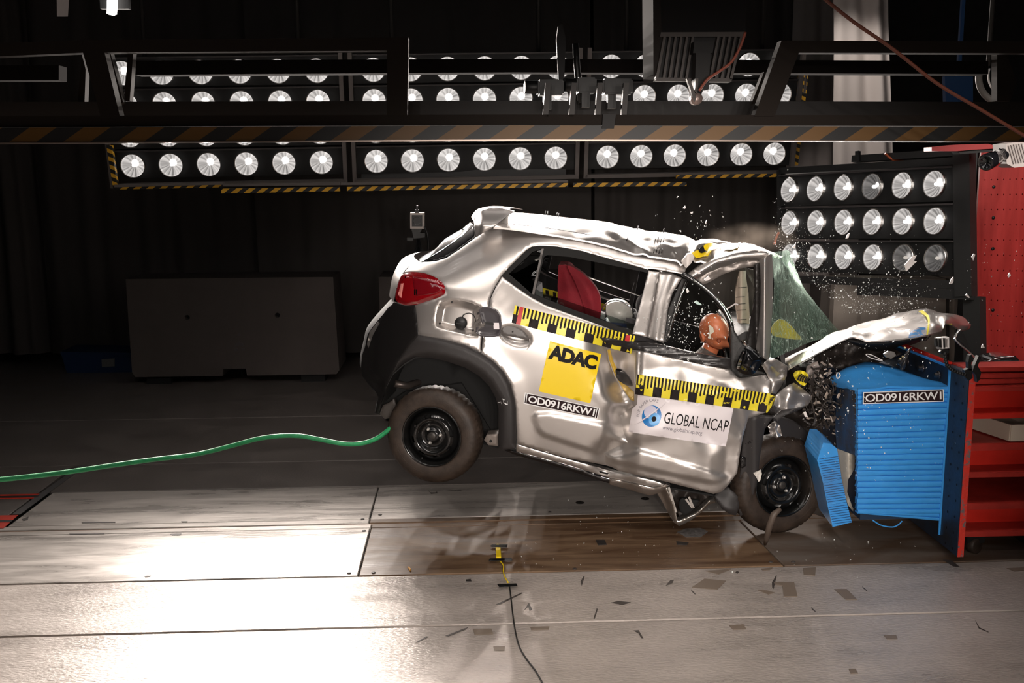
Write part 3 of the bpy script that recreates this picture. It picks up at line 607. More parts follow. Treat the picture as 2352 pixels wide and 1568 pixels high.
def cblock(x0, x1, yt, yb, Yd, label, holes=True):
    rt = thing('concrete_barrier', label, 'concrete block', PY((x0 + x1) / 2, yb + 8, Yd), 'concrete blocks at the back')
    a = PY(x0, yb, Yd); b = PY(x1, yt, Yd); nx0, nx1 = a.x + (b.x - a.x) * .44, a.x + (b.x - a.x) * .56; z0, z1, zn = a.z, b.z, a.z + .07
    prof = [(a.x + .03, z0), (nx0, z0), (nx0 + .01, zn), (nx1 - .01, zn), (nx1, z0), (b.x - .0, z0), (b.x + .03, z0 + .04), (b.x, z1), (a.x, z1), (a.x, z0 + .05)]
    hs = []
    if holes:
        for hx, hy in ((430, 729), (637, 724)):
            c = PY(hx, hy, Yd); hs.append([(c.x + .026 * math.cos(t * math.pi / 6), c.z + .026 * math.sin(t * math.pi / 6)) for t in range(12)])
    sheet('block', prof, lambda q, bd: np.stack([q[:, 0], np.full(len(q), Yd), q[:, 1]], 1), conc, rt, holes=hs, step=.2, thick=.6, norm=(0, 1, 0), smooth=False)
    if holes: MB().box((a.x + .2, Yd + .08, z0 + .3), (b.x - .2, Yd + .1, z1 - .1)).build('core', matt, rt)
    if holes:
        mk = mat('stain_dark', (.08, .07, .07), .8)
        for poly in ([(541, 790), (549, 785), (560, 790), (558, 796), (548, 793), (538, 795)], [(537, 801), (545, 800), (548, 804), (538, 806)], [(553, 800), (562, 801), (560, 805)], [(545, 766), (551, 764), (553, 770), (547, 772)]):
            mb = MB(); pprism(mb, poly, Yd - .003, .004); mb.build('stain', mk, rt)
    for fx in (.12, .88): q = a.x + (b.x - a.x) * fx; MB().box((q - .12, Yd + .05, .0), (q + .12, Yd + .55, z0)).build('foot', matt, rt)
    return rt
Yk = 10.2
cblock(304, 765, 636, 866, Yk, 'long pale concrete block with two round holes standing left of the car')
cblock(876, 1330, 631, 862, Yk, 'concrete block mostly hidden behind the tail of the car', False)
cr = thing('storage_crate', 'dark blue crate with a small white label beside the left concrete block', 'crate', PZ(225, 858))
bc = mat('crate_blue', (.008, .03, .09), .5); mb = MB(); pprism(mb, [(140, 812), (304, 814), (304, 856), (154, 858)], 10.9, .4); mb.build('box', bc, cr); mb = MB(); pprism(mb, [(138, 808), (304, 810), (304, 817), (140, 816)], 10.87, .46); mb.build('rim', bc, cr)
mb = MB(); pprism(mb, [(233, 825), (263, 823), (263, 841), (234, 843)], 10.89, .01); mb.build('label_card', mat('card_grey', (.16, .16, .16), .6), cr)
# camera on tripod in the dark
tc = thing('tripod_camera', 'boxy camera with a square front on a black tripod in the dark behind the car', 'camera', PZ(962, 830))
Yt = 8.6
mb = MB(); pprism(mb, [(942, 489), (974, 489), (974, 525), (942, 525)], Yt, .2); mb.build('body', mat('camera_case', (.42, .37, .34), .5), tc)
mb = MB(); pprism(mb, [(946, 494), (970, 494), (970, 520), (946, 520)], Yt - .012, .02); mb.build('front_plate', camb, tc)
MB().lathe([(.001, 0), (.028, 0), (.034, .02), (.034, -.03)], PY(958, 507, Yt), (0, -1, 0), 20).build('lens', glassl, tc)
mb = MB(); pprism(mb, [(953, 482), (962, 482), (962, 490), (953, 490)], Yt + .03, .05); pprism(mb, [(956, 472), (960, 472), (960, 482), (956, 482)], Yt + .04, .02); mb.build('top_mount', camb, tc)
mb = MB(); pprism(mb, [(945, 525), (970, 525), (964, 535), (976, 535), (976, 545), (950, 548)], Yt + .03, .1); pprism(mb, [(935, 546), (949, 546), (949, 553), (935, 553)], Yt, .05); mb.build('tripod_head', camb, tc)
hd = PY(961, 550, Yt + .1)
for a in (90, 215, 330):
    MB().tube([hd, (hd.x + .35 * math.cos(R(a)), hd.y + .35 * math.sin(R(a)), .01)], .015, 8).build('tripod_leg', camb, tc)
MB().tube([PY(x, y, Yt) for x, y in crom([(974, 520), (981, 535), (984, 560), (983, 585), (986, 640)], 4)], .008, 6).build('cable', camb, tc)
# ------------------------------------------------------------------ red perforated wall, handle bar and camera at right
redw = mat('red_wall_paint', (.42, .03, .026), .42, bump=.15, bscale=6, var=.45, vscale=5, stretch=(1, 1, .15), vdist=.3, rvar=.1)
red = mat('red_paint', (.72, .030, .018), .38, bump=.05, var=.15, vscale=6)
redworn = mat('red_paint_worn', (.66, .04, .025), .5, bump=.3, bscale=60, vscale=26, col2=(.16, .13, .13), thr=(.38, .47), vdist=.5)
YW = 7.3
rw = thing('perforated_wall', 'tall dark red steel wall with rows of small holes at the right edge', 'wall panel', PY(2300, 860, YW))
a = PY(2219, 860, YW); b = PY(2560, 338, YW); hs = []
for r_ in range(17):
    for c_ in range(9):
        x = 2262.5 + c_ * 14.3; y = 412 + r_ * 34.8 + (c_ - 3) * (r_ - 3) * .12
        if y > 838 or x > 2390: continue
        c = PY(x, y, YW); hs.append([(c.x + .0045 * math.cos(t * math.pi / 3), c.z + .0065 * math.sin(t * math.pi / 3)) for t in range(6)])
sheet('plate', [(a.x, a.z - .3), (b.x, a.z - .3), (b.x, b.z), (a.x, b.z)], lambda q, bd: np.stack([q[:, 0], np.full(len(q), YW), q[:, 1]], 1), redw, rw, holes=hs, step=.11, thick=.02, norm=(0, 1, 0), smooth=False)
MB().box((a.x, YW + .05, a.z - .3), (b.x, YW + .2, b.z - .02)).build('backing', matt, rw)
for x, y in ((2283, 429), (2282, 500), (2281, 571), (2281, 712)):
    MB().lathe([(.001, .0), (.012, .0), (.012, -.01)], PY(x, y, YW - .004), (0, -1, 0), 14).build('bolt', camb, rw)
hb = thing('red_handle_bar', 'dark red steel bar projecting above the right lamp bank', 'bar', PY(2220, 340, 6.9))
mb = MB(); pprism(mb, [(2140, 338), (2200, 332), (2270, 330), (2286, 335), (2286, 341), (2230, 344), (2200, 347), (2140, 347)], 6.9, .12); mb.build('bar', mat('red_bar', (.35, .03, .03), .4), hb)
mb = MB(); pprism(mb, [(2200, 347), (2286, 341), (2286, 348), (2205, 354)], 6.92, .1); mb.build('lower_plate', gdark, hb)
vc = thing('wall_camera', 'grey camera with a black lens pointing down left in the upper right', 'camera', PY(2310, 365, 6.3))
mb = MB(); pprism(mb, [(2310, 330), (2390, 318), (2390, 378), (2330, 385), (2312, 376)], 6.3, .16); mb.build('body', mat('camera_grey', (.42, .38, .36), .5), vc)
for k in range(6):
    mb = MB(); x = 2316 + k * 6; pprism(mb, [(x, 334 - k), (x + 2, 334 - k), (x + 14, 376 - k), (x + 12, 376 - k)], 6.293, .01); mb.build('cooling_fin', mat('fin_grey', (.25, .22, .21), .5), vc)
c0, c1_ = PY(2318, 350, 6.38), PY(2262, 374, 6.2); ax = (c1_ - c0)
MB().lathe([(.001, 0), (.045, 0), (.052, .01), (.052, .05), (.04, .06), (.04, ax.length * .55), (.05, ax.length * .6), (.052, ax.length * .95), (.045, ax.length), (.035, ax.length - .01), (.001, ax.length - .02)], c0, ax, 24).build('lens', glassl, vc)
for i, (poly, Yw, m, nm, lab) in enumerate((([(2170, 175), (2235, 175), (2235, 236), (2172, 236)], 8.6, mat('panel_blue', (.02, .07, .2), .5), 'blue_panel', 'dark blue panel glimpsed through the gantry at the upper right'),)):
    mb = MB(); pprism(mb, poly, Yw, .05); mb.box((PY(2200, 175, Yw).x, Yw + .01, PY(2200, 176, Yw).z), (PY(2200, 175, Yw).x + .03, Yw + .04, 6.5)); tag(mb.build(nm, m), lab, 'panel')
wh = [PY(2290 + 46 * math.cos(t) , 180 + 58 * math.sin(t), 6.6) for t in np.linspace(2.3, 4.2, 14)]
wh = thing('cable_reel', 'pale curved rim of a cable reel behind the gantry at the far right', 'reel', PY(2280, 190, 6.6))
MB().tube([PY(2300 + 30 * math.cos(t), 175 + 40 * math.sin(t), 6.6) for t in np.linspace(1.7, 3.6, 14)], .006, 8).build('rim', mat('reel_white', (.7, .65, .62), .4), wh)
MB().tube([PY(2300 + 52 * math.cos(t), 180 + 55 * math.sin(t), 6.62) for t in np.linspace(1.9, 3.5, 14)], .022, 8).build('drum', mat('reel_grey', (.12, .11, .10), .5), wh); q = PY(2270, 150, 6.62); MB().tube([q, (q.x, q.y, 6.5)], .015, 8).build('hanger_rod', rodm, wh)
# ------------------------------------------------------------------ the car
def hermite(xk, yk):
    xk = np.array(xk, float); yk = np.array(yk, float); m = np.gradient(yk, xk)
    def f(x):
        x = np.clip(x, xk[0], xk[-1]); i = np.clip(np.searchsorted(xk, x) - 1, 0, len(xk) - 2); h = xk[i + 1] - xk[i]; t = (x - xk[i]) / h
        return (2 * t ** 3 - 3 * t ** 2 + 1) * yk[i] + (t ** 3 - 2 * t ** 2 + t) * h * m[i] + (-2 * t ** 3 + 3 * t ** 2) * yk[i + 1] + (t ** 3 - t ** 2) * h * m[i + 1]
    return f
TP = hermite([-120, -60, -20, 25, 60, 120, 200, 262, 300, 335, 380, 430, 480, 505, 530, 560], [.16, .10, .055, .02, .006, -.004, -.004, .004, .018, .035, .075, .125, .175, .205, .25, .32])
SP = hermite([-260, -215, -185, -150, -100, -50, 0, 60], [.75, .46, .30, .175, .065, .018, .003, 0])
CT, ST = math.cos(R(13.5)), math.sin(R(13.5))
def st_(x, y): return (x - 1000) * CT + (y - 1005) * ST, (x - 1000) * ST - (y - 1005) * CT
def sstep(a, b, x): t = np.clip((x - a) / (b - a), 0, 1); return t * t * (3 - 2 * t)
def ridge(x, y, pl, wd, amp, p=2): return amp * np.exp(-(pdist(x, y, pl) / wd) ** p)
def tent(x, y, pl, wd, amp): return amp * np.clip(1 - pdist(x, y, pl) / wd, 0, None)
def sdin(x, y, poly):
    d = pdist(x, y, poly, True); i = inpoly(np.stack([x, y], 1), poly); return np.where(i, d, -d)
E1 = [(1394, 798), (1397, 826), (1411, 864), (1428, 893), (1450, 922), (1455, 932), (1441, 943), (1425, 954), (1429, 985), (1442, 1017), (1415, 1026), (1387, 1040), (1391, 1068)]
RM = [(1221, 956), (1229, 946), (1262, 944), (1361, 964), (1400, 972), (1379, 1046), (1246, 1003), (1231, 989)]
FM = [(1448, 1031), (1462, 1027), (1540, 1050), (1665, 1088), (1672, 1096), (1655, 1110), (1630, 1112), (1500, 1085), (1405, 1062), (1390, 1045)]
HR = [(1183 + 38 * math.cos(t), 771 + 9 * math.cos(t) + 24 * math.sin(t)) for t in np.linspace(0, 2 * math.pi, 20, endpoint=False)]
def noisev(x, y, s, seed=0):
    return np.array([noise.noise(Vector((a * s, b * s, seed))) for a, b in zip(x, y)])
def WB(q):
    q = np.asarray(q, float); x, y = q[:, 0], q[:, 1]; s, t = st_(x, y)
    return TP(t) + SP(s - np.maximum(0, t - 345) * 1.15)
def WD(q):     # with dents and mouldings
    q = np.asarray(q, float); x, y = q[:, 0], q[:, 1]; W = WB(q)
    W = W - .012 * sstep(0, 9, sdin(x, y, RM)) - .012 * sstep(0, 9, sdin(x, y, FM))
    W = W + .03 * sstep(-2, 14, sdin(x, y, HR))
    W = W - .012 * ridge(x, y, [(1196, 1017), (1172, 882), (1104, 812), (1020, 781), (963, 772)], 24, 1)
    W = W + ridge(x, y, [(1123, 584), (1130, 587)], 14, .007) + ridge(x, y, [(1155, 690), (1165, 700)], 26, .008)
    far = x > 1330
    if far.any():
        xx, yy = x[far], y[far]; d = pdist(xx, yy, E1[:7]); d2 = pdist(xx, yy, E1[6:])
        w = .075 * np.exp(-(d / 30) ** 1.6) + .05 * np.exp(-(d2 / 22) ** 1.6)
        w -= .045 * sstep(1425, 1470, xx) * (1 - sstep(1640, 1760, xx)) * sstep(775, 800, yy)
        w += .05 * np.exp(-((xx - 1425) / 24) ** 2) * sstep(795, 830, yy) * (1 - sstep(900, 930, yy))
        w -= tent(xx, yy, [(1467, 800), (1463, 860), (1460, 930)], 12, .016)
        w += tent(xx, yy, [(1480, 850), (1560, 842), (1640, 868), (1690, 900)], 40, .012) - tent(xx, yy, [(1660, 900), (1720, 892), (1775, 902)], 26, .016)
        w -= tent(xx, yy, [(1443, 1018), (1478, 1000), (1520, 990)], 22, .014) + tent(xx, yy, [(1400, 925), (1380, 900), (1385, 870)], 26, .010)
        w += tent(xx, yy, [(1620, 1000), (1668, 1030), (1665, 1080)], 34, .022)
        w += noisev(xx, yy, .02, 3) * .010 * sstep(1390, 1440, xx) + noisev(xx, yy, .05, 9) * .006 * sstep(1650, 1720, xx)
        W[far] += w
    return W
def body(name, outline, m, parent, Wf=WD, off=0.0, holes=(), step=8, thick=.012, edge=.004, inset=2.5, smooth_outline=0, mirror=False):
    if smooth_outline: outline = crom(outline, smooth_outline, True)
    def fn(V2, bd): return CP(V2, Wf(V2) + off + np.where(bd, edge, 0))
    o = sheet(name, outline, fn, m, parent, holes, step, thick, inset=inset)
    if mirror:
        me = o.data; V = np.array([v.co[:] for v in me.vertices]) + np.array(ORG[parent]); V = mirror_pts(V)
        o2 = mobj(name, list(V), [tuple(p.vertices)[::-1] for p in me.polygons], m, parent, [p.use_smooth for p in me.polygons])
    return o
def decal(name, quad, polys, mats_, parent, Wf=WD, off=-.003, step=7, thick=.0015):
    """polys: list of (st polygon, material index); joined flat print laid over the surface"""
    f = bil(quad); V = []; Fs = []; mi = []
    for poly, k in polys:
        px = f(np.array(poly, float)); V2, T, bd = tri2d([tuple(p) for p in px], (), step)
        a = np.cross(V2[T[:, 1]] - V2[T[:, 0]], V2[T[:, 2]] - V2[T[:, 0]]); T[a < 0] = T[a < 0][:, ::-1]
        n0 = len(V); V += list(CP(V2, Wf(V2) + off - .0006 * k)); Fs += [tuple(n0 + t) for t in T]; mi += [k] * len(T)
    return mobj(name, V, Fs, mats_, parent, True, mi)
def letters(name, body_, quad, s0, s1, t0, t1, m, parent, Wf=WD, off=-.005, bold=0, space=1.0, italic=0, warp=None):
    V, T = text_mesh(body_, bold, space, italic); st = np.stack([s0 + (s1 - s0) * V[:, 0], t0 + (t1 - t0) * V[:, 1]], 1)
    if warp: st = warp(V)
    px = bil(quad)(st) if quad else st
    return mobj(name, list(CP(px, Wf(px) + off)), T, m, parent, False)
def box01(a, b, c, d): return [(a, c), (b, c), (b, d), (a, d)]
car = thing('car', 'crumpled silver hatchback nose down against the blue crash barrier, tail lifted off the floor', 'car', PZ(1300, 1200))
FT = [(1152, 633), (1170, 613), (1208, 575), (1221, 566), (1239, 563.5), (1280, 566), (1336, 576), (1400, 594), (1489, 619)]
LAMP = [(908, 680), (912, 662), (917, 645), (924, 630), (934, 626), (948, 624), (976, 627.5), (1004, 639), (1018, 651.7), (1023, 664.5), (1020.7, 675), (1004, 684), (979, 692), (958, 699), (933, 701), (912, 693)]
ARCH_O = [(961, 770), (1019, 780), (1068, 793), (1104, 810.5), (1132, 828.5), (1157, 854), (1172.4, 882), (1181, 915), (1184.7, 938), (1184.7, 1018)]
ARCH_I = [(886.7, 892), (902, 861.6), (927.5, 838.7), (953, 823.4), (983.7, 820.8), (1022, 828.5), (1068, 843.8), (1101, 864), (1124, 887), (1139.3, 915), (1145, 938), (1144.4, 1019.8)]
GLB = [(1093, 545), (1055, 573), (1024.5, 593), (999, 600.5), (966, 602)]
rail_t = [(1134, 521), (1208, 529), (1310, 545), (1400, 565), (1453, 585), (1512, 593), (1555, 599), (1576, 613)]
QP = rail_t + [(1572, 630), (1514, 620), (1489, 616)] + FT[::-1] + [(1137, 659), (1125, 685), (1122.7, 705), (1112, 745), (1106, 777), (1103.6, 809)] + ARCH_O[2::-1] + [(957, 730), (953, 701), (958, 699), (979, 692), (1004, 684), (1020.7, 675), (1023, 664.5), (1018, 651.7), (1004, 639), (976, 627.5), (948, 624), (926, 625), (943, 608)] + GLB[::-1] + [(1114, 530)]
FLAP = [(1001, 745), (1004, 712), (1014, 694), (1046, 687.5), (1095, 700), (1103, 712), (1100, 762), (1092, 771), (1060, 765), (1012, 753)]
body('quarter_panel', QP, silver, car, mirror=True, holes=[crom(FLAP, 3, True)])
RD = [(1153, 635), (1183, 657.5), (1221, 683), (1254, 701), (1310, 721.5), (1400, 755), (1453, 780), (1394, 797)] + E1 + [(1300, 1051), (1187, 1018)] + ARCH_O[8:2:-1] + [(1106, 811), (1108.5, 777), (1115, 745), (1125, 705), (1127.5, 685), (1139, 659)]
body('rear_door', RD, silver, car, step=6.5, mirror=True)
FD = E1[:] + [(1404, 1072), (1422, 1081), (1530, 1106), (1639, 1134), (1657, 1129), (1670, 1117), (1693, 1086), (1700.5, 1035), (1708, 997), (1719, 962), (1759, 947), (1770, 906), (1769, 877), (1759, 860), (1698, 869), (1683, 856), (1678, 848), (1580, 828), (1480, 806)]
body('front_door', FD, silver, car, step=6)
# sill and its dark underside
SILL = [(1186, 1020), (1300, 1053), (1392, 1078), (1410, 1084), (1500, 1103), (1540, 1116), (1500, 1118), (1400, 1097), (1300, 1066), (1186, 1036)]
body('sill', SILL, silver, car, off=.012, step=8, mirror=True, thick=.05)
body('sill_underside', [(1157, 1033), (1186, 1036), (1300, 1066), (1400, 1097), (1500, 1119), (1494, 1132), (1400, 1110), (1300, 1078), (1180, 1043)], blackg, car, off=.02, mirror=True, thick=.1)
# black window surround with two openings, glass in them
O1 = [(1168.6, 629), (1208, 593), (1222, 579), (1244, 571), (1221, 675), (1193, 650)]
O2 = [(1249, 590), (1256, 586), (1264, 586), (1310, 590), (1400, 608), (1486, 626), (1480, 660), (1456, 760), (1400, 741), (1310, 709), (1285, 699), (1246, 684), (1228.6, 676)]
SUR = FT + [(1454, 771), (1453, 779), (1400, 754.5), (1310, 721), (1254, 700.5), (1221, 682.5), (1183, 657), (1153, 635)]
body('window_surround', SUR, mat('window_trim', (.010, .0095, .009), .6, spec=.2), car, off=.006, holes=[O1, O2], step=9, thick=.02, edge=.0, mirror=True)
glass = bpy.data.materials.new('window_glass'); glass.use_nodes = True
def mkglass(g, tint, refl=.12, rough=.02):
    nt = g.node_tree; nt.nodes.clear(); out = nt.nodes.new('ShaderNodeOutputMaterial'); mx = nt.nodes.new('ShaderNodeMixShader'); tr = nt.nodes.new('ShaderNodeBsdfTransparent'); gl = nt.nodes.new('ShaderNodeBsdfGlossy')
    tr.inputs[0].default_value = (*tint, 1); gl.inputs['Roughness'].default_value = rough; fr_ = nt.nodes.new('ShaderNodeLayerWeight'); fr_.inputs[0].default_value = refl
    nt.links.new(fr_.outputs['Fresnel'], mx.inputs[0]); nt.links.new(tr.outputs[0], mx.inputs[1]); nt.links.new(gl.outputs[0], mx.inputs[2]); nt.links.new(mx.outputs[0], out.inputs[0])
mkglass(glass, (.62, .66, .64), .35)
glassd = bpy.data.materials.new('rear_glass'); glassd.use_nodes = True; mkglass(glassd, (.10, .10, .10), .45)
Wg = lambda q: WB(q) + .012
body('quarter_window', O1, glassd, car, Wf=Wg, step=12, thick=.004, edge=0, inset=0, mirror=True)
body('rear_door_window', [(1246, 684), (1228, 676), (1226, 660), (1238, 668), (1300, 690), (1400, 725), (1466, 748), (1456, 762), (1400, 742), (1310, 710)], glass, car, Wf=Wg, step=12, thick=.004, edge=0, inset=0, mirror=False)
body('window_divider', [(1244, 571), (1249, 571), (1227, 676), (1222, 675)], mat('divider_grey', (.10, .09, .085), .4, .3), car, Wf=Wg, off=-.008, thick=.02, step=10, edge=0, inset=0)
# pillars
body('door_frame_upright', [(1490, 621), (1514, 625), (1500, 700), (1486, 774), (1453, 766), (1470, 700)], silver, car, off=-.012, step=7, thick=.02)
def Wbp(q): x, y = q[:, 0], q[:, 1]; return WB(q) + .035 - ridge(x, y, [(1540, 632), (1520, 700), (1508, 780)], 11, .016) - ridge(x, y, [(1562, 640), (1538, 690), (1526, 780)], 7, .012)
body('centre_pillar', [(1514, 622), (1540, 627), (1566, 638), (1563, 644), (1545, 672), (1534, 710), (1524, 788), (1486, 774), (1500, 700)], silver, car, Wf=Wbp, step=5, thick=.03)
body('door_seal', [(1566, 640), (1577, 641), (1556, 700), (1532, 785), (1523, 784), (1536, 710)], blackp, car, Wf=lambda q: WB(q) + .03, thick=.02, step=8)
MB().tube([Vector(p) for p in CP([(1578, 645), (1560, 692), (1541, 750), (1531, 784)], [.13, .10, .07, .05])], .006, 8).build('seal_highlight_strip', chrome, car)  # chrome tube modelled as the highlight along the door seal
# crumpled rail piece running up from the door frame to the windscreen corner
RT = [(1580, 631), (1606, 611), (1644, 594), (1683, 582.5), (1734, 574.5), (1760, 578), (1768, 586), (1764, 592), (1748, 598), (1733, 596), (1700, 600), (1660, 612), (1625, 626), (1597, 642)]
def Wrt(q): x, y = q[:, 0], q[:, 1]; return .16 - tent(x, y, [(1590, 634), (1644, 601), (1700, 588), (1760, 584)], 16, .045) + (x - 1580) * .0001
body('roof_rail', RT, silver, car, Wf=Wrt, step=5, thick=.05)
RL = [(1597, 640), (1625, 625), (1660, 611), (1700, 600), (1735, 596), (1748, 600), (1735, 612), (1700, 616), (1660, 630), (1625, 650), (1608, 655)]
body('rail_inner_flange', RL, mat('silver_inner', (.28, .25, .23), .4, .5), car, Wf=lambda q: .20 + noisev(q[:, 0], q[:, 1], .03, 2) * .02, step=7, thick=.02)
AP = [(1744, 600), (1760, 590), (1768, 583), (1773, 584), (1776, 620), (1775, 695), (1771, 760), (1768, 812), (1762, 828), (1746, 816), (1736, 800), (1742, 759), (1747, 700), (1748, 650)]
def Wap(q): x, y = q[:, 0], q[:, 1]; return .14 - .05 * np.exp(-((x - 1757 + (y - 600) * .01) / 9) ** 2) + (y < 610) * 0
body('windscreen_pillar', AP, silver, car, Wf=Wap, step=4, thick=.05)
BF = [(1731, 608), (1746, 603), (1748, 650), (1747, 700), (1742, 759), (1734, 802), (1720, 840), (1709, 822), (1723, 746), (1731, 700), (1734, 670)]
body('door_frame_front', BF, mat('seal_black', (.02, .018, .017), .25, bump=.1), car, Wf=lambda q: .15 - .03 * np.exp(-((q[:, 0] - 1738) / 6) ** 2), step=5, thick=.03)
ARC = crom([(1568, 628), (1593, 644), (1626.5, 669.6), (1657, 702.8), (1672.4, 728), (1680, 752), (1682, 800), (1681, 846)], 5)
MB().tube([Vector(p) for p in CP(ARC, [.13 - .06 * i / len(ARC) for i in range(len(ARC))])], [.015] * len(ARC), 10).build('front_window_frame', mat('frame_black', (.012, .012, .012), .2, coat=.5), car)
ARC2 = crom([(1593, 642), (1628, 668), (1657, 700), (1676, 733), (1683, 741)], 5)
MB().tube([Vector(p) for p in CP(ARC2, [.108 - .05 * i / len(ARC2) for i in range(len(ARC2))])], .0045, 8).build('frame_bright_trim', chrome, car)
body('mirror_mount', [(1678, 752), (1683, 752), (1712, 800), (1718, 822), (1740, 850), (1757, 858), (1700, 869), (1678, 852)], blackp, car, Wf=lambda q: np.full(len(q), .045), step=8, thick=.04)
# belt moulding
BM = [(1376, 773), (1381, 775), (1400, 776), (1440, 784), (1478, 785), (1510, 790), (1580, 807), (1678, 824), (1681, 850), (1580, 830), (1480, 807), (1440, 798), (1410, 793), (1384, 782)]
body('belt_moulding', BM, mat('moulding_black', (.022, .02, .02), .3, bump=.1), car, Wf=lambda q: WD(q) - .018 + .01 * np.abs(((q[:, 1] - 790) % 14) - 7) / 7, step=6, thick=.03)
# rear bumper, cladding
BP = [(953, 701), (957, 730), (961, 770)] + [(940, 795), (915, 830), (893, 872), (886.7, 892), (879, 915), (872.7, 938), (870, 950), (862.5, 948), (866, 925), (869, 912), (865, 902), (855, 890), (846, 882), (833, 864), (829, 844), (832, 815), (838, 795), (842, 782), (848, 762), (866, 741), (876.5, 726), (890, 708), (905, 694), (930, 701.5)]
def Wbu(q): x, y = q[:, 0], q[:, 1]; return WB(q) - .012 + tent(x, y, [(842, 782), (850, 850), (872, 905)], 18, .02) + .02 * np.exp(-((y - 880) / 14) ** 2) * (x < 880)
body('rear_bumper', BP, mat('bumper_black', (.011, .010, .010), .32, bump=.08, bscale=300), car, Wf=Wbu, step=8, thick=.012, mirror=True)
ARCHP = ARCH_O + [(1183, 1030), (1157, 1033), (1144.4, 1020)] + ARCH_I[::-1][1:] + [(893, 872), (915, 830), (940, 795)]
mid = crom([(925, 835), (950, 806), (985, 800), (1030, 806), (1080, 822), (1118, 846), (1145, 876), (1160, 910), (1166, 940), (1166, 1024)], 3)
def War(q): x, y = q[:, 0], q[:, 1]; d = pdist(x, y, mid); di = pdist(x, y, ARCH_I); do = pdist(x, y, ARCH_O); return WB(q) - .045 + .05 * np.clip((14 - di) / 14, 0, 1) * (di < do) + .02 * np.clip((8 - do) / 8, 0, 1)
body('wheel_arch_trim', ARCHP, darkp, car, Wf=War, step=6, thick=.02, mirror=True)
mk = mat('mark_white', (.85, .85, .85), .5)
for x, y, a, l in ((1146, 924, 0, 3), (1151, 925, 1.2, 3), (1156, 921, 1.3, 4), (1160, 926, .3, 3), (1166, 924, 1.4, 4), (1156, 917, .4, 3), (1163, 928, .1, 3)):
    dx, dy = math.cos(a) * l, math.sin(a) * l; body('paint_mark', [(x - dx, y - dy - .8), (x + dx, y + dy - .8), (x + dx, y + dy + .8), (x - dx, y - dy + .8)], mk, car, Wf=War, off=-.003, step=3, thick=.001, edge=0, inset=0)
body('body_corner_trim', [(905, 693), (930, 701), (953, 701.5), (953, 706), (925, 706), (900, 700)], silver, car, off=-.012, step=5, thick=.01)
body('bumper_reflector_edge', [(867, 739), (872, 742), (857, 768), (846, 800), (843, 790), (849, 762)], silver, car, Wf=Wbu, off=-.006, step=6, thick=.004)
# tail across the car: bumper, tailgate, rear glass, spoiler
def cross(name, pl, m, bulge, n=24, up=0.0, mrows=None, thick=.0, k=3, mir=True):
    """near edge polyline (x, y, w) swept across to its mirror image with a bulge backwards (-u) and upwards"""
    pl = crom(pl, k) if k > 1 else pl
    A_ = CP([p[:2] for p in pl], [p[2] for p in pl]); B_ = mirror_pts(A_); rows = []
    for i, (a, b) in enumerate(zip(A_, B_)):
        f = i / (len(pl) - 1); r = []
        for j in range(n + 1):
            s = j / n; g = 1 - abs(2 * s - 1) ** 2.6; bl = bulge(f) if callable(bulge) else bulge; uu = up(f) if callable(up) else up
            r.append(Vector(a * (1 - s) + b * s - CF * bl * g + CU * uu * g))
        rows.append(r)
    return grid(name, rows, m, car, thick=thick, tdir=tuple(CF * .7 - CU * .7))
tailW = lambda x, y: float(WB([(x, y)])[0])
def tw(pts, off=0): return [(x, y, tailW(x, y) + off) for x, y in pts]
cross('tailgate', tw([(966, 602), (943, 608), (926, 625), (912, 655), (905, 693)]), silver, .10)
cross('rear_window', tw([(1091, 517), (1086, 520), (1055, 545), (1010, 577), (966, 602)]), blackg, .05, k=3)
body('rear_window_side', [(1091, 516)] + [(1093, 545), (1055, 573), (1024.5, 593), (999, 600.5), (966, 602), (978.6, 593), (1024.5, 547), (1055, 529), (1087, 516)], blackg, car, Wf=lambda q: WB(q) + .0, off=.004, step=6, thick=.006, edge=.01)
cross('rear_bumper_centre', tw([(905, 693), (876, 726), (848, 762), (840, 790), (830, 844), (846, 882), (869, 912), (863, 946)], .0), matt, .06)
SPL = [(1093.5, 545), (1091, 530), (1088, 505), (1091, 494), (1102, 485), (1111, 482), (1124, 477), (1140.6, 476), (1158, 479), (1181, 485), (1165, 495), (1152, 505), (1134, 521), (1114, 532)]
def Wsp(q): x, y = q[:, 0], q[:, 1]; s, t = st_(x, y); return .155 + .0 * x + sstep(520, 478, y) * .16 + .10 * sstep(1110, 1086, x)
body('spoiler', SPL, silver, car, Wf=Wsp, step=4, thick=.03)
cross('spoiler_top', [(1088, 507, .34), (1097, 496, .38), (1111, 490, .40), (1140, 487, .42), (1178, 492, .38)], silver, .05, up=.012, k=4)
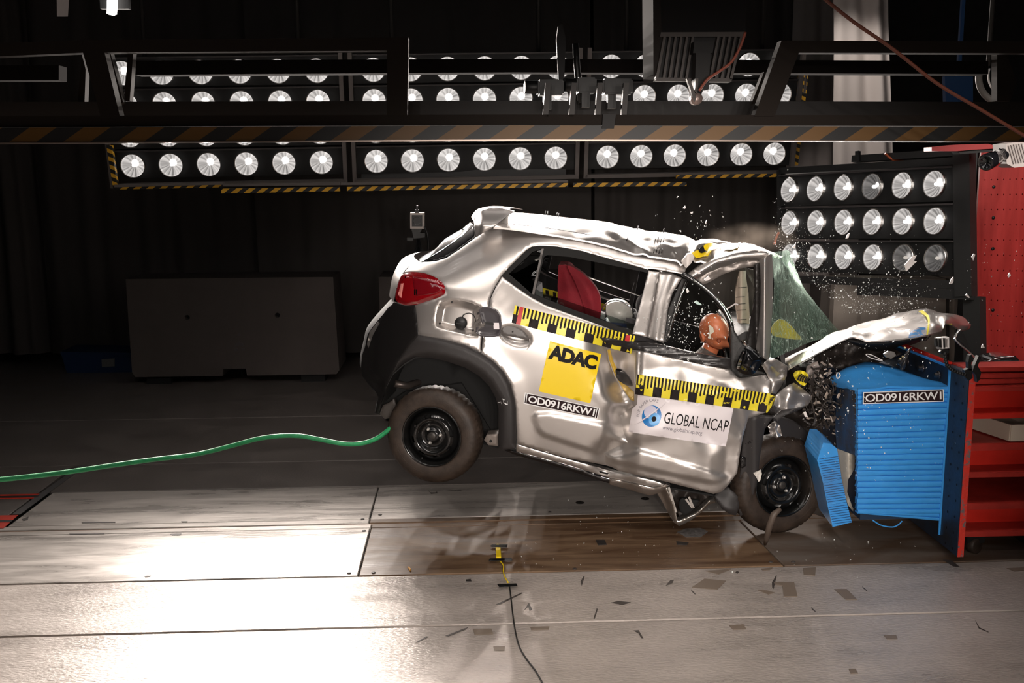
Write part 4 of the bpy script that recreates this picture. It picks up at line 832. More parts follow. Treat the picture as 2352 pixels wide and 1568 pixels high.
# roof swept from rail to rail, dented towards the front
rr = [(1134, 521), (1170, 524), (1208, 529), (1260, 537), (1310, 545), (1360, 555), (1400, 565), (1453, 582), (1512, 590), (1555, 597), (1584, 600), (1600, 600), (1640, 592), (1690, 579), (1734, 573), (1762, 577)]
rw_ = [.20, .20, .20, .205, .21, .215, .215, .215, .21, .205, .20, .19, .18, .17, .17, .17]
rrs = resample([(x, y, w_) for (x, y), w_ in zip(rr, rw_)], 6); A_ = CP([p[:2] for p in rrs], [p[2] for p in rrs]); B_ = mirror_pts(A_)
crease = [([(1395, 530), (1440, 556), (1480, 582)], 11, .016), ([(1395, 530), (1470, 540), (1540, 552)], 12, .012), ([(1480, 548), (1540, 560), (1570, 588)], 9, -.016), ([(1330, 535), (1395, 528), (1420, 520)], 14, -.008),
          ([(1580, 604), (1600, 575), (1640, 556), (1670, 548)], 11, .045), ([(1568, 594), (1585, 562), (1600, 548)], 10, -.040), ([(1520, 560), (1560, 572)], 9, .02), ([(1620, 600), (1660, 570), (1690, 558)], 9, -.02), ([(1690, 575), (1740, 560)], 10, .01)]
rows = []; NJ = 60
TF = CP([(1797, 592)], [1.28])[0]; B_ = B_ + np.outer(sstep(.5, 1.0, np.linspace(0, 1, len(rrs))), TF - B_[-1])
Bstraight = np.array([A_[0] * (1 - i / (len(rrs) - 1)) + A_[-1] * (i / (len(rrs) - 1)) for i in range(len(rrs))])
Bm = mirror_pts(Bstraight)
for i in range(len(rrs)):
    r = []; f = i / (len(rrs) - 1); b = B_[i] if i < 0 else B_[i]
    # the far rail is less crushed than the near one
    zc = np.interp(rrs[i][0], [1134, 1300, 1450, 1560, 1600, 1680, 1762], [.060, .080, .105, .118, .112, .062, .0])
    for j in range(NJ + 1):
        s = j / NJ; g = 1 - abs(2 * s - 1) ** 2.2; g = g * (1 if s < .5 else 1); p = A_[i] * (1 - s) + b * s + CU * zc * g
        r.append(p)
    rows.append(np.array(r))
RW = np.array(rows)
flat = RW.reshape(-1, 3); cc = (flat - CAMN) @ MN; px = 1176 + F * cc[:, 0] / -cc[:, 2]; py = 784 - F * cc[:, 1] / -cc[:, 2]
wv = ((flat - CO) @ CW); near = np.exp(-np.clip(wv - .2, 0, None) / .5)
h = np.zeros(len(flat))
for pl, wd, am in crease: h += tent(px, py, pl, wd, am)
n1 = np.array([noise.noise(Vector((p[0] * 5, p[1] * 5, 1))) for p in flat]); n2 = np.array([noise.noise(Vector((p[0] * 13, p[1] * 9, 5))) for p in flat])
h = h * near + (n1 * .014 + np.abs(n2) * .010) * sstep(1300, 1480, px) * np.clip((wv - .2) / .05, 0, 1) + n1 * .003 * np.clip((wv - .2) / .05, 0, 1)
flat = flat + np.outer(h, CU); RW = flat.reshape(len(rrs), NJ + 1, 3)
roof = grid('roof', [list(map(Vector, r)) for r in RW], silver, car, thick=.01, tdir=tuple(-CU))
def onroof(x, y):     # nearest roof grid point to a pixel
    f = RW.reshape(-1, 3); c_ = (f - CAMN) @ MN; d = (1176 + F * c_[:, 0] / -c_[:, 2] - x) ** 2 + (784 - F * c_[:, 1] / -c_[:, 2] - y) ** 2; w2 = ((f - CO) @ CW); d = d + np.where(w2 > .8, 1e6, 0); k = int(np.argmin(d)); return k // (NJ + 1), k % (NJ + 1)
def roofpatch(name, pix, m, off=.004):
    # a sheet laid over the roof between four pixels
    ij = [onroof(x, y) for x, y in pix]; (i0, j0), (i1, j1), (i2, j2), (i3, j3) = ij; rows_ = []
    for a in range(9):
        t = a / 8; r = []
        for b in range(13):
            s = b / 12; ii = (i0 * (1 - s) + i1 * s) * (1 - t) + (i3 * (1 - s) + i2 * s) * t; jj = (j0 * (1 - s) + j1 * s) * (1 - t) + (j3 * (1 - s) + j2 * s) * t
            ia, ja = int(min(ii, len(rrs) - 2)), int(min(jj, NJ - 1)); fi, fj = ii - ia, jj - ja
            p = (RW[ia, ja] * (1 - fi) + RW[ia + 1, ja] * fi) * (1 - fj) + (RW[ia, ja + 1] * (1 - fi) + RW[ia + 1, ja + 1] * fi) * fj
            r.append(Vector(p + CU * off))
        rows_.append(r)
    return grid(name, rows_, m, car, thick=.001, tdir=tuple(-CU))
roofpatch('white_sheet', [(1602, 534), (1680, 552), (1645, 560), (1598, 558)], white, .006)
roofpatch('yellow_sheet', [(1590, 584), (1640, 562), (1652, 566), (1624, 592)], yellow, .012); roofpatch('yellow_sheet', [(1652, 566), (1700, 560), (1694, 574), (1662, 578)], yellow, .010)
roofpatch('black_letter', [(1601, 578), (1616, 571), (1620, 583), (1607, 586)], ink, .018)
for x, y in ((1253, 492), (1257, 495), (1278, 497), (1283, 500), (1438, 554), (1442, 552), (1506, 556), (1511, 553), (1516, 560), (1521, 556), (1499, 581), (1505, 579), (1512, 583), (1518, 580), (1468, 517), (1525, 527)):
    i, j = onroof(x, y); p = Vector(RW[i, j]); MB().tube([p, p + Vector(CU) * .028], .0025, 6).build('roof_pin', camb, car)
MB().tube([Vector(p) for p in CP([(1150, 513), (1200, 517), (1260, 524), (1368, 541)], [.235, .235, .24, .245])], .0018, 5).build('roof_seam_bead', chrome, car)
seal = [Vector(p) for p in CP(crom([(1134, 521), (1152, 505), (1165, 495), (1181, 485)], 5), [.20, .225, .255, .285, .33] * 0 + list(np.linspace(.19, .36, 16)))]
MB().tube(seal, .003, 6).build('roof_shut_line', matt, car)
body('curtain_airbag_cover', [(1565, 601), (1579, 583), (1589, 581), (1595, 590), (1588, 604), (1576, 616)], mat('plug_white', (.8, .74, .70), .4), car, Wf=lambda q: np.full(len(q), .15) - .03 * np.exp(-((q[:, 0] - 1580) / 8) ** 2), step=4, thick=.04)
# tail lamp
def Wl(q): return WB(q) - .018 + .02 * np.clip(1 - sdin(q[:, 0], q[:, 1], LAMP) / 8, 0, 1)
lensr = mat('lamp_red', (.30, .004, .008), .06, coat=1, var=.0); lensr.node_tree.nodes['Principled BSDF'].inputs['Transmission Weight'].default_value = .25
tl = body('tail_lamp', LAMP, lensr, car, Wf=Wl, step=5, thick=.03, edge=0, smooth_outline=2)
body('tail_lamp_dark_insert', [(946, 633), (975, 637), (1004, 650), (1017, 664), (1000, 674), (956, 680), (950, 660)], mat('lamp_dark_red', (.16, .004, .008), .12, coat=1), tl, Wf=Wl, off=-.004, step=5, thick=.003)
body('tail_lamp_clear_strip', [(914, 678), (921, 650), (927, 650), (922, 684)], mat('lamp_pink', (.75, .25, .22), .15), tl, Wf=Wl, off=-.004, step=5, thick=.003)
for x, y, h_ in ((951, 664, 14), (955, 664, 12), (930, 634, 4)):
    body('reflector_rib', [(x, y), (x + 2.2, y), (x + 2.2, y + h_), (x, y + h_)], chrome, tl, Wf=Wl, off=-.009, step=3, thick=.002, edge=0, inset=0)
# fuel filler: recessed bowl, cap, hinged flap
FB = crom(FLAP, 3, True)
def Wfb(q): return WB(q) + .004 + .05 * sstep(0, 16, sdin(q[:, 0], q[:, 1], FB))
ff = body('fuel_filler_bowl', FB, silver, car, Wf=Wfb, step=4, thick=.006, edge=-.006)
def ring(c, n, r0, r1, name, m, par, h_=.01): return MB().lathe([(.001, h_), (r0, h_), (r1, h_ * .6), (r1, -.01)], c, n, 24).build(name, m, par)
nc = -Vector(CW)
ring(c1(1058.5, 742, .035), nc, .030, .036, 'fuel_cap', camb, ff, .014)
MB().bar(c1(1048, 742, .02), c1(1069, 742, .02), .008, .012, tuple(CW)).build('cap_grip', camb, ff)
MB().tube([c1(x, y, .03) for x, y in crom([(1062, 728), (1066, 722), (1078, 719), (1088, 724), (1092, 735), (1090, 744)], 4)], .0028, 6).build('cap_tether', camb, ff)
for x, y in ((1038, 694), (1010, 743), (1098, 720), (1086, 759)): ring(c1(x, y, .012), nc, .004, .006, 'bowl_screw', camb, ff, .003)
FL2 = [(1099, 712), (1108, 705), (1125, 704), (1142, 712), (1150, 724), (1152, 745), (1149, 765), (1146, 772), (1128, 774), (1101, 772), (1092, 762), (1094, 752), (1108, 745), (1104, 730)]
flp = body('fuel_flap', FL2, mat('flap_inner', (.06, .055, .062), .28, coat=.6), car, Wf=lambda q: np.full(len(q), -.035) + .008 * sstep(0, 8, sdin(q[:, 0], q[:, 1], FL2)), step=4, thick=.012)
mb = MB(); mb.hexa([c1(1133, 741, -.045), c1(1146, 741, -.045), c1(1147, 756, -.045), c1(1134, 756, -.045), c1(1133, 741, -.035), c1(1146, 741, -.035), c1(1147, 756, -.035), c1(1134, 756, -.035)]); mb.build('flap_clip', white, flp)
for pts in (((1090, 745), (1104, 736)), ((1094, 752), (1112, 748)), ((1092, 760), (1114, 742))): MB().bar(c1(*pts[0], -.02), c1(*pts[1], -.04), .01, .012).build('hinge_arm', silver, flp)
MB().bar(c1(1115, 742, -.045), c1(1134, 744, -.045), .012, .006, tuple(CW)).build('flap_rib', camb, flp)
# rear door handle: dark upper blade over the recess
HD = [(1153, 742), (1165, 740), (1185, 747), (1202, 757), (1214, 775), (1214, 780), (1195, 777), (1165, 771), (1153, 768), (1150, 755)]
hdl = body('door_handle', HD, mat('handle_blade_dark', (.10, .09, .085), .4), car, Wf=lambda q: WB(q) + .008, step=5, thick=.01)
ring(c1(1177.5, 762, .0), nc, .003, .004, 'handle_screw', camb, hdl, .003)
MB().tube([Vector(p) for p in CP(crom([(1150, 772), (1156, 785), (1172, 796), (1195, 803), (1210, 802), (1217, 790), (1216, 778)], 4), [.004] * 25)], .004, 8).build('handle_rim', silver, hdl)
# front door handle recess, squeezed into the fold
FH = [(1413, 849), (1419, 846), (1432, 852), (1444, 866), (1452, 882), (1450, 887), (1434, 883), (1420, 873), (1414, 860)]
body('door_handle', FH, blackg, car, off=-.010, step=5, thick=.006, smooth_outline=2)
def foldy(q): return WD(q)
body('yellow_sticker_reflection', [(1395, 803), (1401, 801), (1404, 812), (1409, 830), (1425, 862), (1440, 885), (1456, 900), (1456, 921), (1448, 918), (1428, 888), (1411, 858), (1399, 826)], mat('reflection_amber', (.62, .40, .05), .22, .3, .8), car, off=-.007, step=5, thick=.002)  # yellow strip painted as the sticker's reflection in the folded door edge
# stickers and scales
def ruler(name, quad, n, lead):
    polys = [(box01(0, 1, 0, 1), 0)]; per = 1 / n
    k = -1
    while k * per < 1:
        a, b = k * per + lead * per, k * per + (lead + .5) * per; a2, b2 = max(0, a), min(1, b)
        if b2 > a2: polys.append((box01(a2, b2, 0, .5), 1))
        for q in range(5):
            c = k * per + lead * per + q * per / 5 + per * .02; d = c + per * .10
            lo = .5 if c < k * per + (lead + .5) * per - per * .04 else (.36 if q % 2 else .44)
            if 0 <= c and d <= 1: polys.append((box01(c, d, lo, 1), 1))
        k += 1
    return decal(name, quad, polys, [tapey, tapeb], car, off=-.004, step=8)
r1 = ruler('scale_tape', [(1183, 701), (1459, 771), (1450, 812), (1175, 741)], 6.5, -.1)
f1 = [(1183, 701), (1459, 771), (1450, 812), (1175, 741)]
decal('red_tag', [(1194, 703.5), (1203, 706), (1195, 746), (1185, 744)], [(box01(0, 1, 0, 1), 0)], [inkr], r1, off=-.006); decal('red_tag', [(1438, 768), (1448, 771), (1445, 785), (1435, 782)], [(box01(0, 1, 0, 1), 0)], [inkr], r1, off=-.006)
r2 = ruler('scale_tape', [(1463, 859), (1769, 904), (1759, 947), (1458, 905)], 7.5, 0)
AD = [(1263, 783), (1381, 813), (1356, 926), (1237.5, 898.6)]
ad = decal('yellow_sticker', AD, [(box01(0, 1, 0, 1), 0)], [yellow], car); letters('lettering', 'ADAC', AD, .03, .96, .66, .95, ink, ad, bold=.055, space=.90)
def plate_label(name, quad, parent, Wf=WD, off=-.003, end=True):
    o = decal(name, quad, [(box01(0, 1, 0, 1), 0), (box01(.012, .988, .07, .93), 1)] , [lwht, lblk], parent, Wf=Wf, off=off)
    letters('lettering', 'OD0916RKW1', quad, .055 if end else .03, .945 if end else .97, .17, .83, lwht, o, Wf=Wf, off=off - .003, bold=.022, space=.94)
    if end:
        for s in (.026, .96): decal('end_bar', quad, [(box01(s, s + .010, .0, 1), 0)], [lwht], o, Wf=Wf, off=off - .002)
    return o
plate_label('number_label', [(1205.6, 901), (1378, 937), (1372.7, 961.6), (1202.5, 926.7)], car)
NC = [(1458, 906), (1685, 936), (1667, 1025), (1443, 991.7)]
nc_ = decal('white_sticker', NC, [([(.0, .0), (1, 0), (1, 1), (.03, 1), (.04, .75), (-.0, .62)], 0)], [white], car)
letters('lettering', 'GLOBAL NCAP', NC, .335, .985, .36, .66, ink, nc_, space=1.0); letters('web_address', 'www.globalncap.org', NC, .335, .74, .165, .30, greyi, nc_)
def ell(cx, cy, rx, ry, a0=0, a1=360, n=28): return [(cx + rx * math.cos(R(a0 + (a1 - a0) * i / n)), cy + ry * math.sin(R(a0 + (a1 - a0) * i / n))) for i in range(n + (0 if a1 - a0 == 360 else 1))]
ec, er = (.205, .50), (.098, .285)
decal('emblem', NC, [(ell(*ec, *er), 0), (ell(ec[0] - .018, ec[1] + .10, .066, .17), 1), (ell(ec[0] + .035, ec[1] - .075, .058, .17), 2), (ell(ec[0] + .028, ec[1] - .065, .024, .07), 3)], [blue1, mat('logo_pale', (.68, .66, .80), .3), blue2, ink], nc_, off=-.0045, step=4)
def band(p0, p1, p2, wd, n=14):
    L1, L2 = [], []
    for i in range(n + 1):
        t = i / n; x = (1 - t) ** 2 * p0[0] + 2 * t * (1 - t) * p1[0] + t * t * p2[0]; y = (1 - t) ** 2 * p0[1] + 2 * t * (1 - t) * p1[1] + t * t * p2[1]; k = wd * (math.sin(math.pi * t) + .05); L1.append((x, y + k)); L2.append((x, y - k))
    return L1 + L2[::-1]
decal('emblem_sweep', NC, [(band((.045, .23), (.17, .42), (.345, 1.0) , .018), 0)], [white], nc_, off=-.0075, step=4); decal('emblem_sweep_edge', NC, [(band((.045, .21), (.19, .40), (.345, .98), .006), 0)], [greyi], nc_, off=-.0085, step=4)
def arcwarp(V):
    a = np.radians(192 - 118 * V[:, 0]); k = V[:, 1]; return np.stack([.205 + np.cos(a) * (.125 + .027 * k), .52 + np.sin(a) * (.36 + .085 * k)], 1)
letters('motto', 'FOR SAFER CARS', NC, 0, 1, 0, 1, greyi, nc_, warp=arcwarp)
# ------------------------------------------------------------------ wheels
def wheel(ctr, nrm, label=None, R_=.289, W_=.165, spin=0.0, k=.99, name='wheel'):
    """ctr: centre of the outer face; nrm: outward axis"""
    ctr = Vector(ctr); n = Vector(nrm).normalized(); sx = Vector((0, 0, 1)).cross(n).normalized(); uy = n.cross(sx)
    M = Matrix((sx, uy, n)).transposed(); rot = Matrix.Rotation(spin, 3, 'Z'); T = M @ rot
    def w(p): return ctr + T @ Vector(p)
    prof = [(.172, -.012), (.180, -.002), (.192, .000), (.21, .002), (.235, .001), (.252, -.005), (.266, -.014), (.276, -.026), (.283, -.036), (.287, -.05), (.289, -.083), (.287, -.115), (.276, -.140), (.252, -.160), (.2, -.165), (.172, -.155)]
    mb = MB(); NA = 144
    V = []; Fs = []
    for i, (r, h_) in enumerate(prof):
        for a in range(NA):
            rr_ = r
            if 7 <= i <= 12: rr_ -= .0075 * (1 if (a + (i % 2)) % 3 == 0 else 0)
            if i in (5, 6) and a % 3 == 0: rr_ -= .002
            t = 2 * math.pi * a / NA; V.append(w((rr_ * math.cos(t), rr_ * math.sin(t), h_)))
    for i in range(len(prof) - 1):
        for a in range(NA): b = (a + 1) % NA; Fs.append([i * NA + a, i * NA + b, (i + 1) * NA + b, (i + 1) * NA + a])
    mb.add(V, Fs, True); tyre = mb.build('tyre', rubber, car)
    for rr_, c_ in ((.222, .0045),):
        mb = MB(); mb.lathe([(rr_ - .0012, c_ - .004), (rr_, c_ - .0018), (rr_ + .0012, c_ - .004)], w((0, 0, 0)), n, 64); mb.build('tyre_ridge', rubber, tyre)
    # pressed steel rim: flange, well, disc with openings
    mb = MB(); mb.lathe([(.176, -.008), (.180, .002), (.175, .004), (.170, -.004), (.163, -.012), (.156, -.030), (.153, -.050), (.150, -.12), (.155, -.15)], w((0, 0, 0)), n, 64); rim = mb.build('wheel_rim', rimblk, car)
    zp = hermite([0, .02, .034, .042, .055, .075, .092, .105, .120, .135, .150, .153], [-.020, -.020, -.022, -.032, -.038, -.034, -.010, -.004, -.012, -.026, -.046, -.055])
    out = [(.153 * math.cos(t), .153 * math.sin(t)) for t in np.linspace(0, 2 * math.pi, 64, endpoint=False)]; hs = []
    for i in range(8):
        a0 = i * math.pi / 4 + .2; big = i % 2 == 0; dl = .17 if big else .14; r0, r1_ = (.110, .127) if big else (.112, .124); h_ = []
        for t in np.linspace(-dl, dl, 5): h_.append((r1_ * math.cos(a0 + t), r1_ * math.sin(a0 + t)))
        for t in np.linspace(dl, -dl, 5): h_.append((r0 * math.cos(a0 + t), r0 * math.sin(a0 + t)))
        hs.append(h_)
    MT = np.array(T)
    sheet('rim_disc', out, lambda q, bd: np.array(ctr) + np.stack([q[:, 0], q[:, 1], zp(np.hypot(q[:, 0], q[:, 1]))], 1) @ MT.T, rimblk, rim, holes=hs, step=.0075, thick=.004, norm=-np.array(n))
    MB().lathe([(.001, .004), (.018, .004), (.022, .0), (.024, -.012)], w((0, 0, -.018)), n, 24).build('hub_cap', mat('hub_grey', (.06, .055, .05), .4, .4), rim)
    for i in range(3):
        t = i * 2 * math.pi / 3 + .12; MB().lathe([(.001, .014), (.006, .014), (.0085, .010), (.0085, 0), (.011, -.002), (.011, -.004)], w((.046 * math.cos(t), .046 * math.sin(t), -.030)), n, 6).build('wheel_nut', mat('nut_silver', (.75, .72, .68), .3, .6), rim)
    MB().tube([w((.150 * math.cos(-2.0), .150 * math.sin(-2.0), -.02)), w((.142 * math.cos(-2.0), .142 * math.sin(-2.0), .0))], .004, 8).build('valve', camb, rim)
    MB().lathe([(.001, -.09), (.12, -.09), (.12, -.07), (.001, -.07)], w((0, 0, -.02)), n, 24).build('brake_drum', matt, rim)
    return w
yr = R(8 + 7); wR = wheel(c1(991, 1003, .035), (-math.sin(yr), -math.cos(yr), .02), spin=.0)
nF = (.20, -.96, .06); cF = P(1801, 1116, 5.86); wF = wheel(cF, nF, spin=1.1)
# far side wheels
for (px_, py_, wv_) in ((991, 1003, CARW - .035), (1790, 1160, CARW - .15)):
    c = c1(px_, py_, .0); c = c + Vector(CW) * wv_; wheel(c, tuple(CW))
# wheel housings, floor pan, axle: dark real surfaces under the body
def sweep(name, pl, m, w0, w1, n=6, k=1, thick=.01, sm=True):
    pl = crom(pl, k) if k > 1 else pl
    A0 = CP(pl, np.full(len(pl), w0)); rows = [[Vector(p + CW * (w1 - w0) * j / n) for j in range(n + 1)] for p in A0]
    return grid(name, rows, m, car, thick=thick, tdir=tuple(CU), smooth=sm)
sweep('wheel_housing', [(878, 930)] + ARCH_I, matt, .03, .42)
sheet('housing_wall', crom([(860, 948)] + ARCH_I + [(1144, 1030)], 1), lambda q, bd: CP(q, np.full(len(q), .42)), matt, car, step=30, thick=.01)
sweep('floor_pan', [(1150, 1026), (1300, 1066), (1500, 1116), (1640, 1140), (1690, 1100)], matt, .06, CARW - .06)
sweep('rear_floor', [(880, 935), (930, 900), (1060, 880), (1140, 1010)], matt, .42, CARW - .42)
sweep('parcel_shelf', [(960, 690), (1240, 745)], matt, .12, CARW - .12)
MB().tube([c1(1010, 985, .1), c1(1010, 985, .1) + Vector(CW) * 1.3], .03, 10).build('rear_axle', matt, car)
body('arm_bracket', [(1118, 998), (1144, 996), (1144, 1024), (1122, 1022), (1112, 1010)], mat('bracket_pale', (.20, .17, .15), .5, .3), car, Wf=lambda q: np.full(len(q), .10), step=8, thick=.1)
ring(c1(1127, 1013, .095), nc, .006, .008, 'bracket_hole', matt, car, .002)
body('lower_valance', [(893, 925), (905, 915), (912, 935), (896, 960), (884, 962), (872, 950), (880, 930)], mat('valance', (.06, .05, .045), .5), car, Wf=lambda q: np.full(len(q), .22), step=8, thick=.03)
MB().tube([Vector(p) for p in CP([(905, 880), (935, 886), (985, 870)], [.3, .35, .5])], .022, 10).build('exhaust_can', mat('exhaust', (.12, .10, .09), .4, .7), car)
# doors of the far side get a dark inner lining with the same window opening
DL = [(1153, 640), (1222, 684), (1310, 722), (1454, 780), (1680, 840), (1680, 1120), (1500, 1100), (1200, 1020), (1140, 700)]
def far_lining(name, outl, m, off=.05, holes=()):
    o = body(name, outl, m, car, Wf=WB, off=off, step=18, thick=.01, edge=0, inset=0); me = o.data; V = np.array([v.co[:] for v in me.vertices]) + np.array(ORG[car]); V = mirror_pts(V) - np.array(ORG[car]); me.vertices.foreach_set('co', V.ravel()); me.update(); return o
far_lining('far_door_lining', DL, matt)
far_lining('far_front_door', [(1460, 790), (1700, 850), (1700, 1040), (1670, 1110), (1440, 1080)], silver, 0)
far_lining('far_rail', [(1489, 600), (1600, 604), (1700, 622), (1745, 640), (1745, 655), (1690, 640), (1600, 622), (1489, 618)], silver, .17)
far_lining('far_windscreen_pillar', [(1735, 625), (1750, 640), (1880, 830), (1860, 840)], silver, .17)
far_lining('far_centre_pillar', [(1490, 615), (1520, 620), (1500, 790), (1465, 780)], matt, .03)
far_lining('far_tape_reflection', [(1185, 712), (1450, 782), (1450, 800), (1185, 730)], tapey, .065)  # yellow strip and blocks modelled as the tape's reflection in the far door
for k in range(12):
    x = 1200 + k * 21; far_lining('far_reflection_block', [(x, 716 + (x - 1185) * .264), (x + 9, 718 + (x - 1185) * .264), (x + 9, 734 + (x - 1185) * .264), (x, 731 + (x - 1185) * .264)], tapeb, .062 + .006)
for pts in (crom([(1310, 622), (1360, 640), (1420, 662), (1475, 682)], 4),):
    MB().tube([Vector(p) for p in CP(pts, [1.25] * len(pts))], .006, 6).build('far_window_strip', steel, car)
# seats
def seat(name, bx, by, wv, m, hw=.24, lean=0):
    o = c1(bx, by, wv); f, u_, s_ = Vector(CF), Vector(CU), Vector(CW); mb = MB(); rows = []
    prof = [(0, 0, .5), (.02, .25, .5), (-.05, .52, .46), (-.10, .60, .4)]
    def slab(pp, th, ww):
        V = []; 
        for (a, b) in pp:
            for j, (q, e) in enumerate(((-1, .0), (-.8, .7), (0, 1), (.8, .7), (1, 0))): V.append(o + f * a + u_ * b + s_ * ww * q + (f * th * .35 * (e - .6)))
        return V
    back = [(-.02, -.02), (-.06, .2), (-.12, .42), (-.16, .56)]; r = []
    for (a, b) in back: r.append([o + f * (a + .045 * e) + u_ * b + s_ * hw * q for q, e in ((-1, -.6), (-.85, .9), (-.5, .7), (0, .5), (.5, .7), (.85, .9), (1, -.6))])
    root = grid(name, r, m, car, thick=.11, tdir=tuple(-f)); r = []
    for (a, b) in ((-.02, .02), (.15, .0), (.35, .02), (.46, .05), (.50, -.02)): r.append([o + f * a + u_ * (b + .03 * e) + s_ * hw * q for q, e in ((-1, -.6), (-.85, .9), (-.5, .5), (0, .3), (.5, .5), (.85, .9), (1, -.6))])
    grid('cushion', r, m, root, thick=.1, tdir=tuple(-u_)); hr = o + f * -.19 + u_ * .62
    MB().ball(hr, .10, 8, (.55, 1.15, .75)).build('headrest', m, root); return root
fab = mat('seat_fabric', (.03, .028, .03), .85, bump=.2, bscale=300); redc = mat('red_cloth', (.24, .008, .018), .8, bump=.3, bscale=220, var=.3, vscale=5)
seat('front_seat', 1500, 945, .42, fab); seat('front_seat', 1500, 945, 1.08, fab); seat('rear_seat', 1235, 870, .75, fab, .55)
# child seat behind the rear door window
cs = thing('child_chair', 'dark red padded child seat seen through the rear door window', 'child seat', c1(1320, 760, .40)); o = c1(1322, 745, .42)
def pixblob(name, poly, w0, w1, m, parent, bul=.05, step=8):
    # padded shape: front and back swell out
    f1_ = lambda q, bd: CP(q, w0 - bul * sstep(0, 30, sdin(q[:, 0], q[:, 1], poly)))
    return sheet(name, poly, f1_, m, parent, step=step, thick=w1 - w0)
pixblob('seat_shell', crom([(1282, 622), (1290, 608), (1310, 612), (1330, 640), (1355, 672), (1370, 700), (1372, 760), (1290, 740)], 3, True), .42, .66, redc, cs)
pixblob('side_pad', crom([(1303, 611), (1324, 618), (1352, 640), (1375, 672), (1381, 705), (1376, 735), (1355, 752), (1340, 700), (1322, 650)], 3, True), .34, .44, redc, cs)
pixblob('base', [(1276, 700), (1390, 735), (1380, 800), (1270, 770)], .40, .75, fab, cs)
cd2 = thing('child_dummy', 'small crash test dummy in a blue and pale top beside the red child seat', 'dummy', c1(1430, 740, .5))
pixblob('head', crom([(1392, 705), (1410, 693), (1436, 697), (1452, 715), (1448, 740), (1420, 746), (1398, 735)], 3, True), .52, .68, mat('dummy_white', (.5, .5, .46), .3), cd2, .05)
pixblob('body', crom([(1385, 748), (1420, 742), (1462, 752), (1470, 800), (1400, 800)], 3, True), .50, .75, mat('dummy_blue', (.03, .06, .22), .5), cd2, .04)
MB().tube([c1(x, y, .46) for x, y in crom([(1381, 712), (1395, 695), (1418, 690), (1442, 700), (1460, 716)], 4)], .004, 6).build('seat_hoop', chrome, cd2)
# dashboard, wheel, inner pillar trim
sweep('dashboard', [(1690, 790), (1720, 780), (1790, 815), (1800, 900)], mat('dash', (.03, .028, .027), .6), .25, CARW - .15, thick=.05, k=3)
MB().lathe([(.17, .0), (.182, .012), (.194, 0), (.182, -.012)], c1(1668, 850, .42), tuple(CF * .9 + CU * .35), 32, closed=True).build('steering_wheel', camb, car)
crm = mat('trim_cream', (.72, .64, .52), .55, var=.12, vscale=14)
TR = [(1699, 622), (1713, 622), (1714, 640), (1719, 670), (1722, 730), (1719, 780), (1717, 795), (1711, 793), (1703, 782), (1695, 740), (1690, 705), (1689, 670), (1694, 640)]
pt = body('pillar_trim', TR, crm, car, Wf=lambda q: .62 - .05 * np.exp(-((q[:, 0] - 1703) / 8) ** 2), step=4, thick=.03)
for y, x0 in ((660, 1696), (682, 1690), (698, 1691), (712, 1692), (734, 1694), (747, 1707), (775, 1702)): body('trim_mark', [(x0, y), (x0 + 22 - abs(y - 710) * .05, y - 1.5), (x0 + 22 - abs(y - 710) * .05, y - .3), (x0, y + 1.2)], camb, pt, Wf=lambda q: .62 - .05 * np.exp(-((q[:, 0] - 1703) / 8) ** 2), off=-.008, step=4, thick=.002, edge=0, inset=0)
MB().tube([Vector(p) for p in CP(crom([(1664, 712), (1675, 706), (1688, 698), (1695, 700)], 3), [.5] * 10)], .005, 6).build('airbag_tether', white, car)
body('far_inner_panel', [(1600, 640), (1690, 612), (1735, 620), (1735, 770), (1700, 800), (1660, 720)], mat('inner_grey', (.055, .048, .042), .7), car, Wf=lambda q: np.full(len(q), 1.25), step=20, thick=.01)
# ------------------------------------------------------------------ driver dummy
skin = mat('dummy_skin', (.62, .19, .085), .38, var=.25, vscale=10, spec=.6); shirt = mat('dummy_shirt', (.10, .085, .075), .85)
dm = thing('crash_test_dummy', 'orange skinned crash test dummy driver slumped forward behind the front door window', 'dummy', c1(1600, 980, .42))
def skinfig(name, pts, edges, m, parent, sub=2):
    me = bpy.data.meshes.new(name); me.from_pydata([tuple(Vector(p[0]) - ORG[parent]) for p in pts], edges, []); o = link(name, me, parent)
    mod = o.modifiers.new('s', 'SKIN'); lay = me.skin_vertices[0].data
    for i, p in enumerate(pts): lay[i].radius = (p[1], p[1]); lay[i].use_root = (i == 0)
    sb = o.modifiers.new('u', 'SUBSURF'); sb.levels = sb.render_levels = sub; me.materials.append(m); return o
wd = .40
def D(x, y, w_=wd): return c1(x, y, w_)
pts = [(D(1545, 985), .12), (D(1560, 935), .13), (D(1590, 880), .145), (D(1612, 838), .12), (D(1625, 812), .06), (D(1632, 795), .052),
       (D(1600, 850, wd - .17), .065), (D(1640, 915, wd - .20), .048), (D(1668, 885, wd - .12), .035),
       (D(1600, 850, wd + .17), .065), (D(1640, 915, wd + .20), .048), (D(1668, 885, wd + .12), .035),
       (D(1600, 1000, wd - .1), .085), (D(1690, 985, wd - .12), .065), (D(1715, 1050, wd - .12), .05), (D(1600, 1000, wd + .1), .085), (D(1690, 985, wd + .12), .065), (D(1715, 1050, wd + .12), .05)]
skinfig('body', pts, [(0, 1), (1, 2), (2, 3), (3, 4), (4, 5), (3, 6), (6, 7), (7, 8), (3, 9), (9, 10), (10, 11), (0, 12), (12, 13), (13, 14), (0, 15), (15, 16), (16, 17)], shirt, dm)
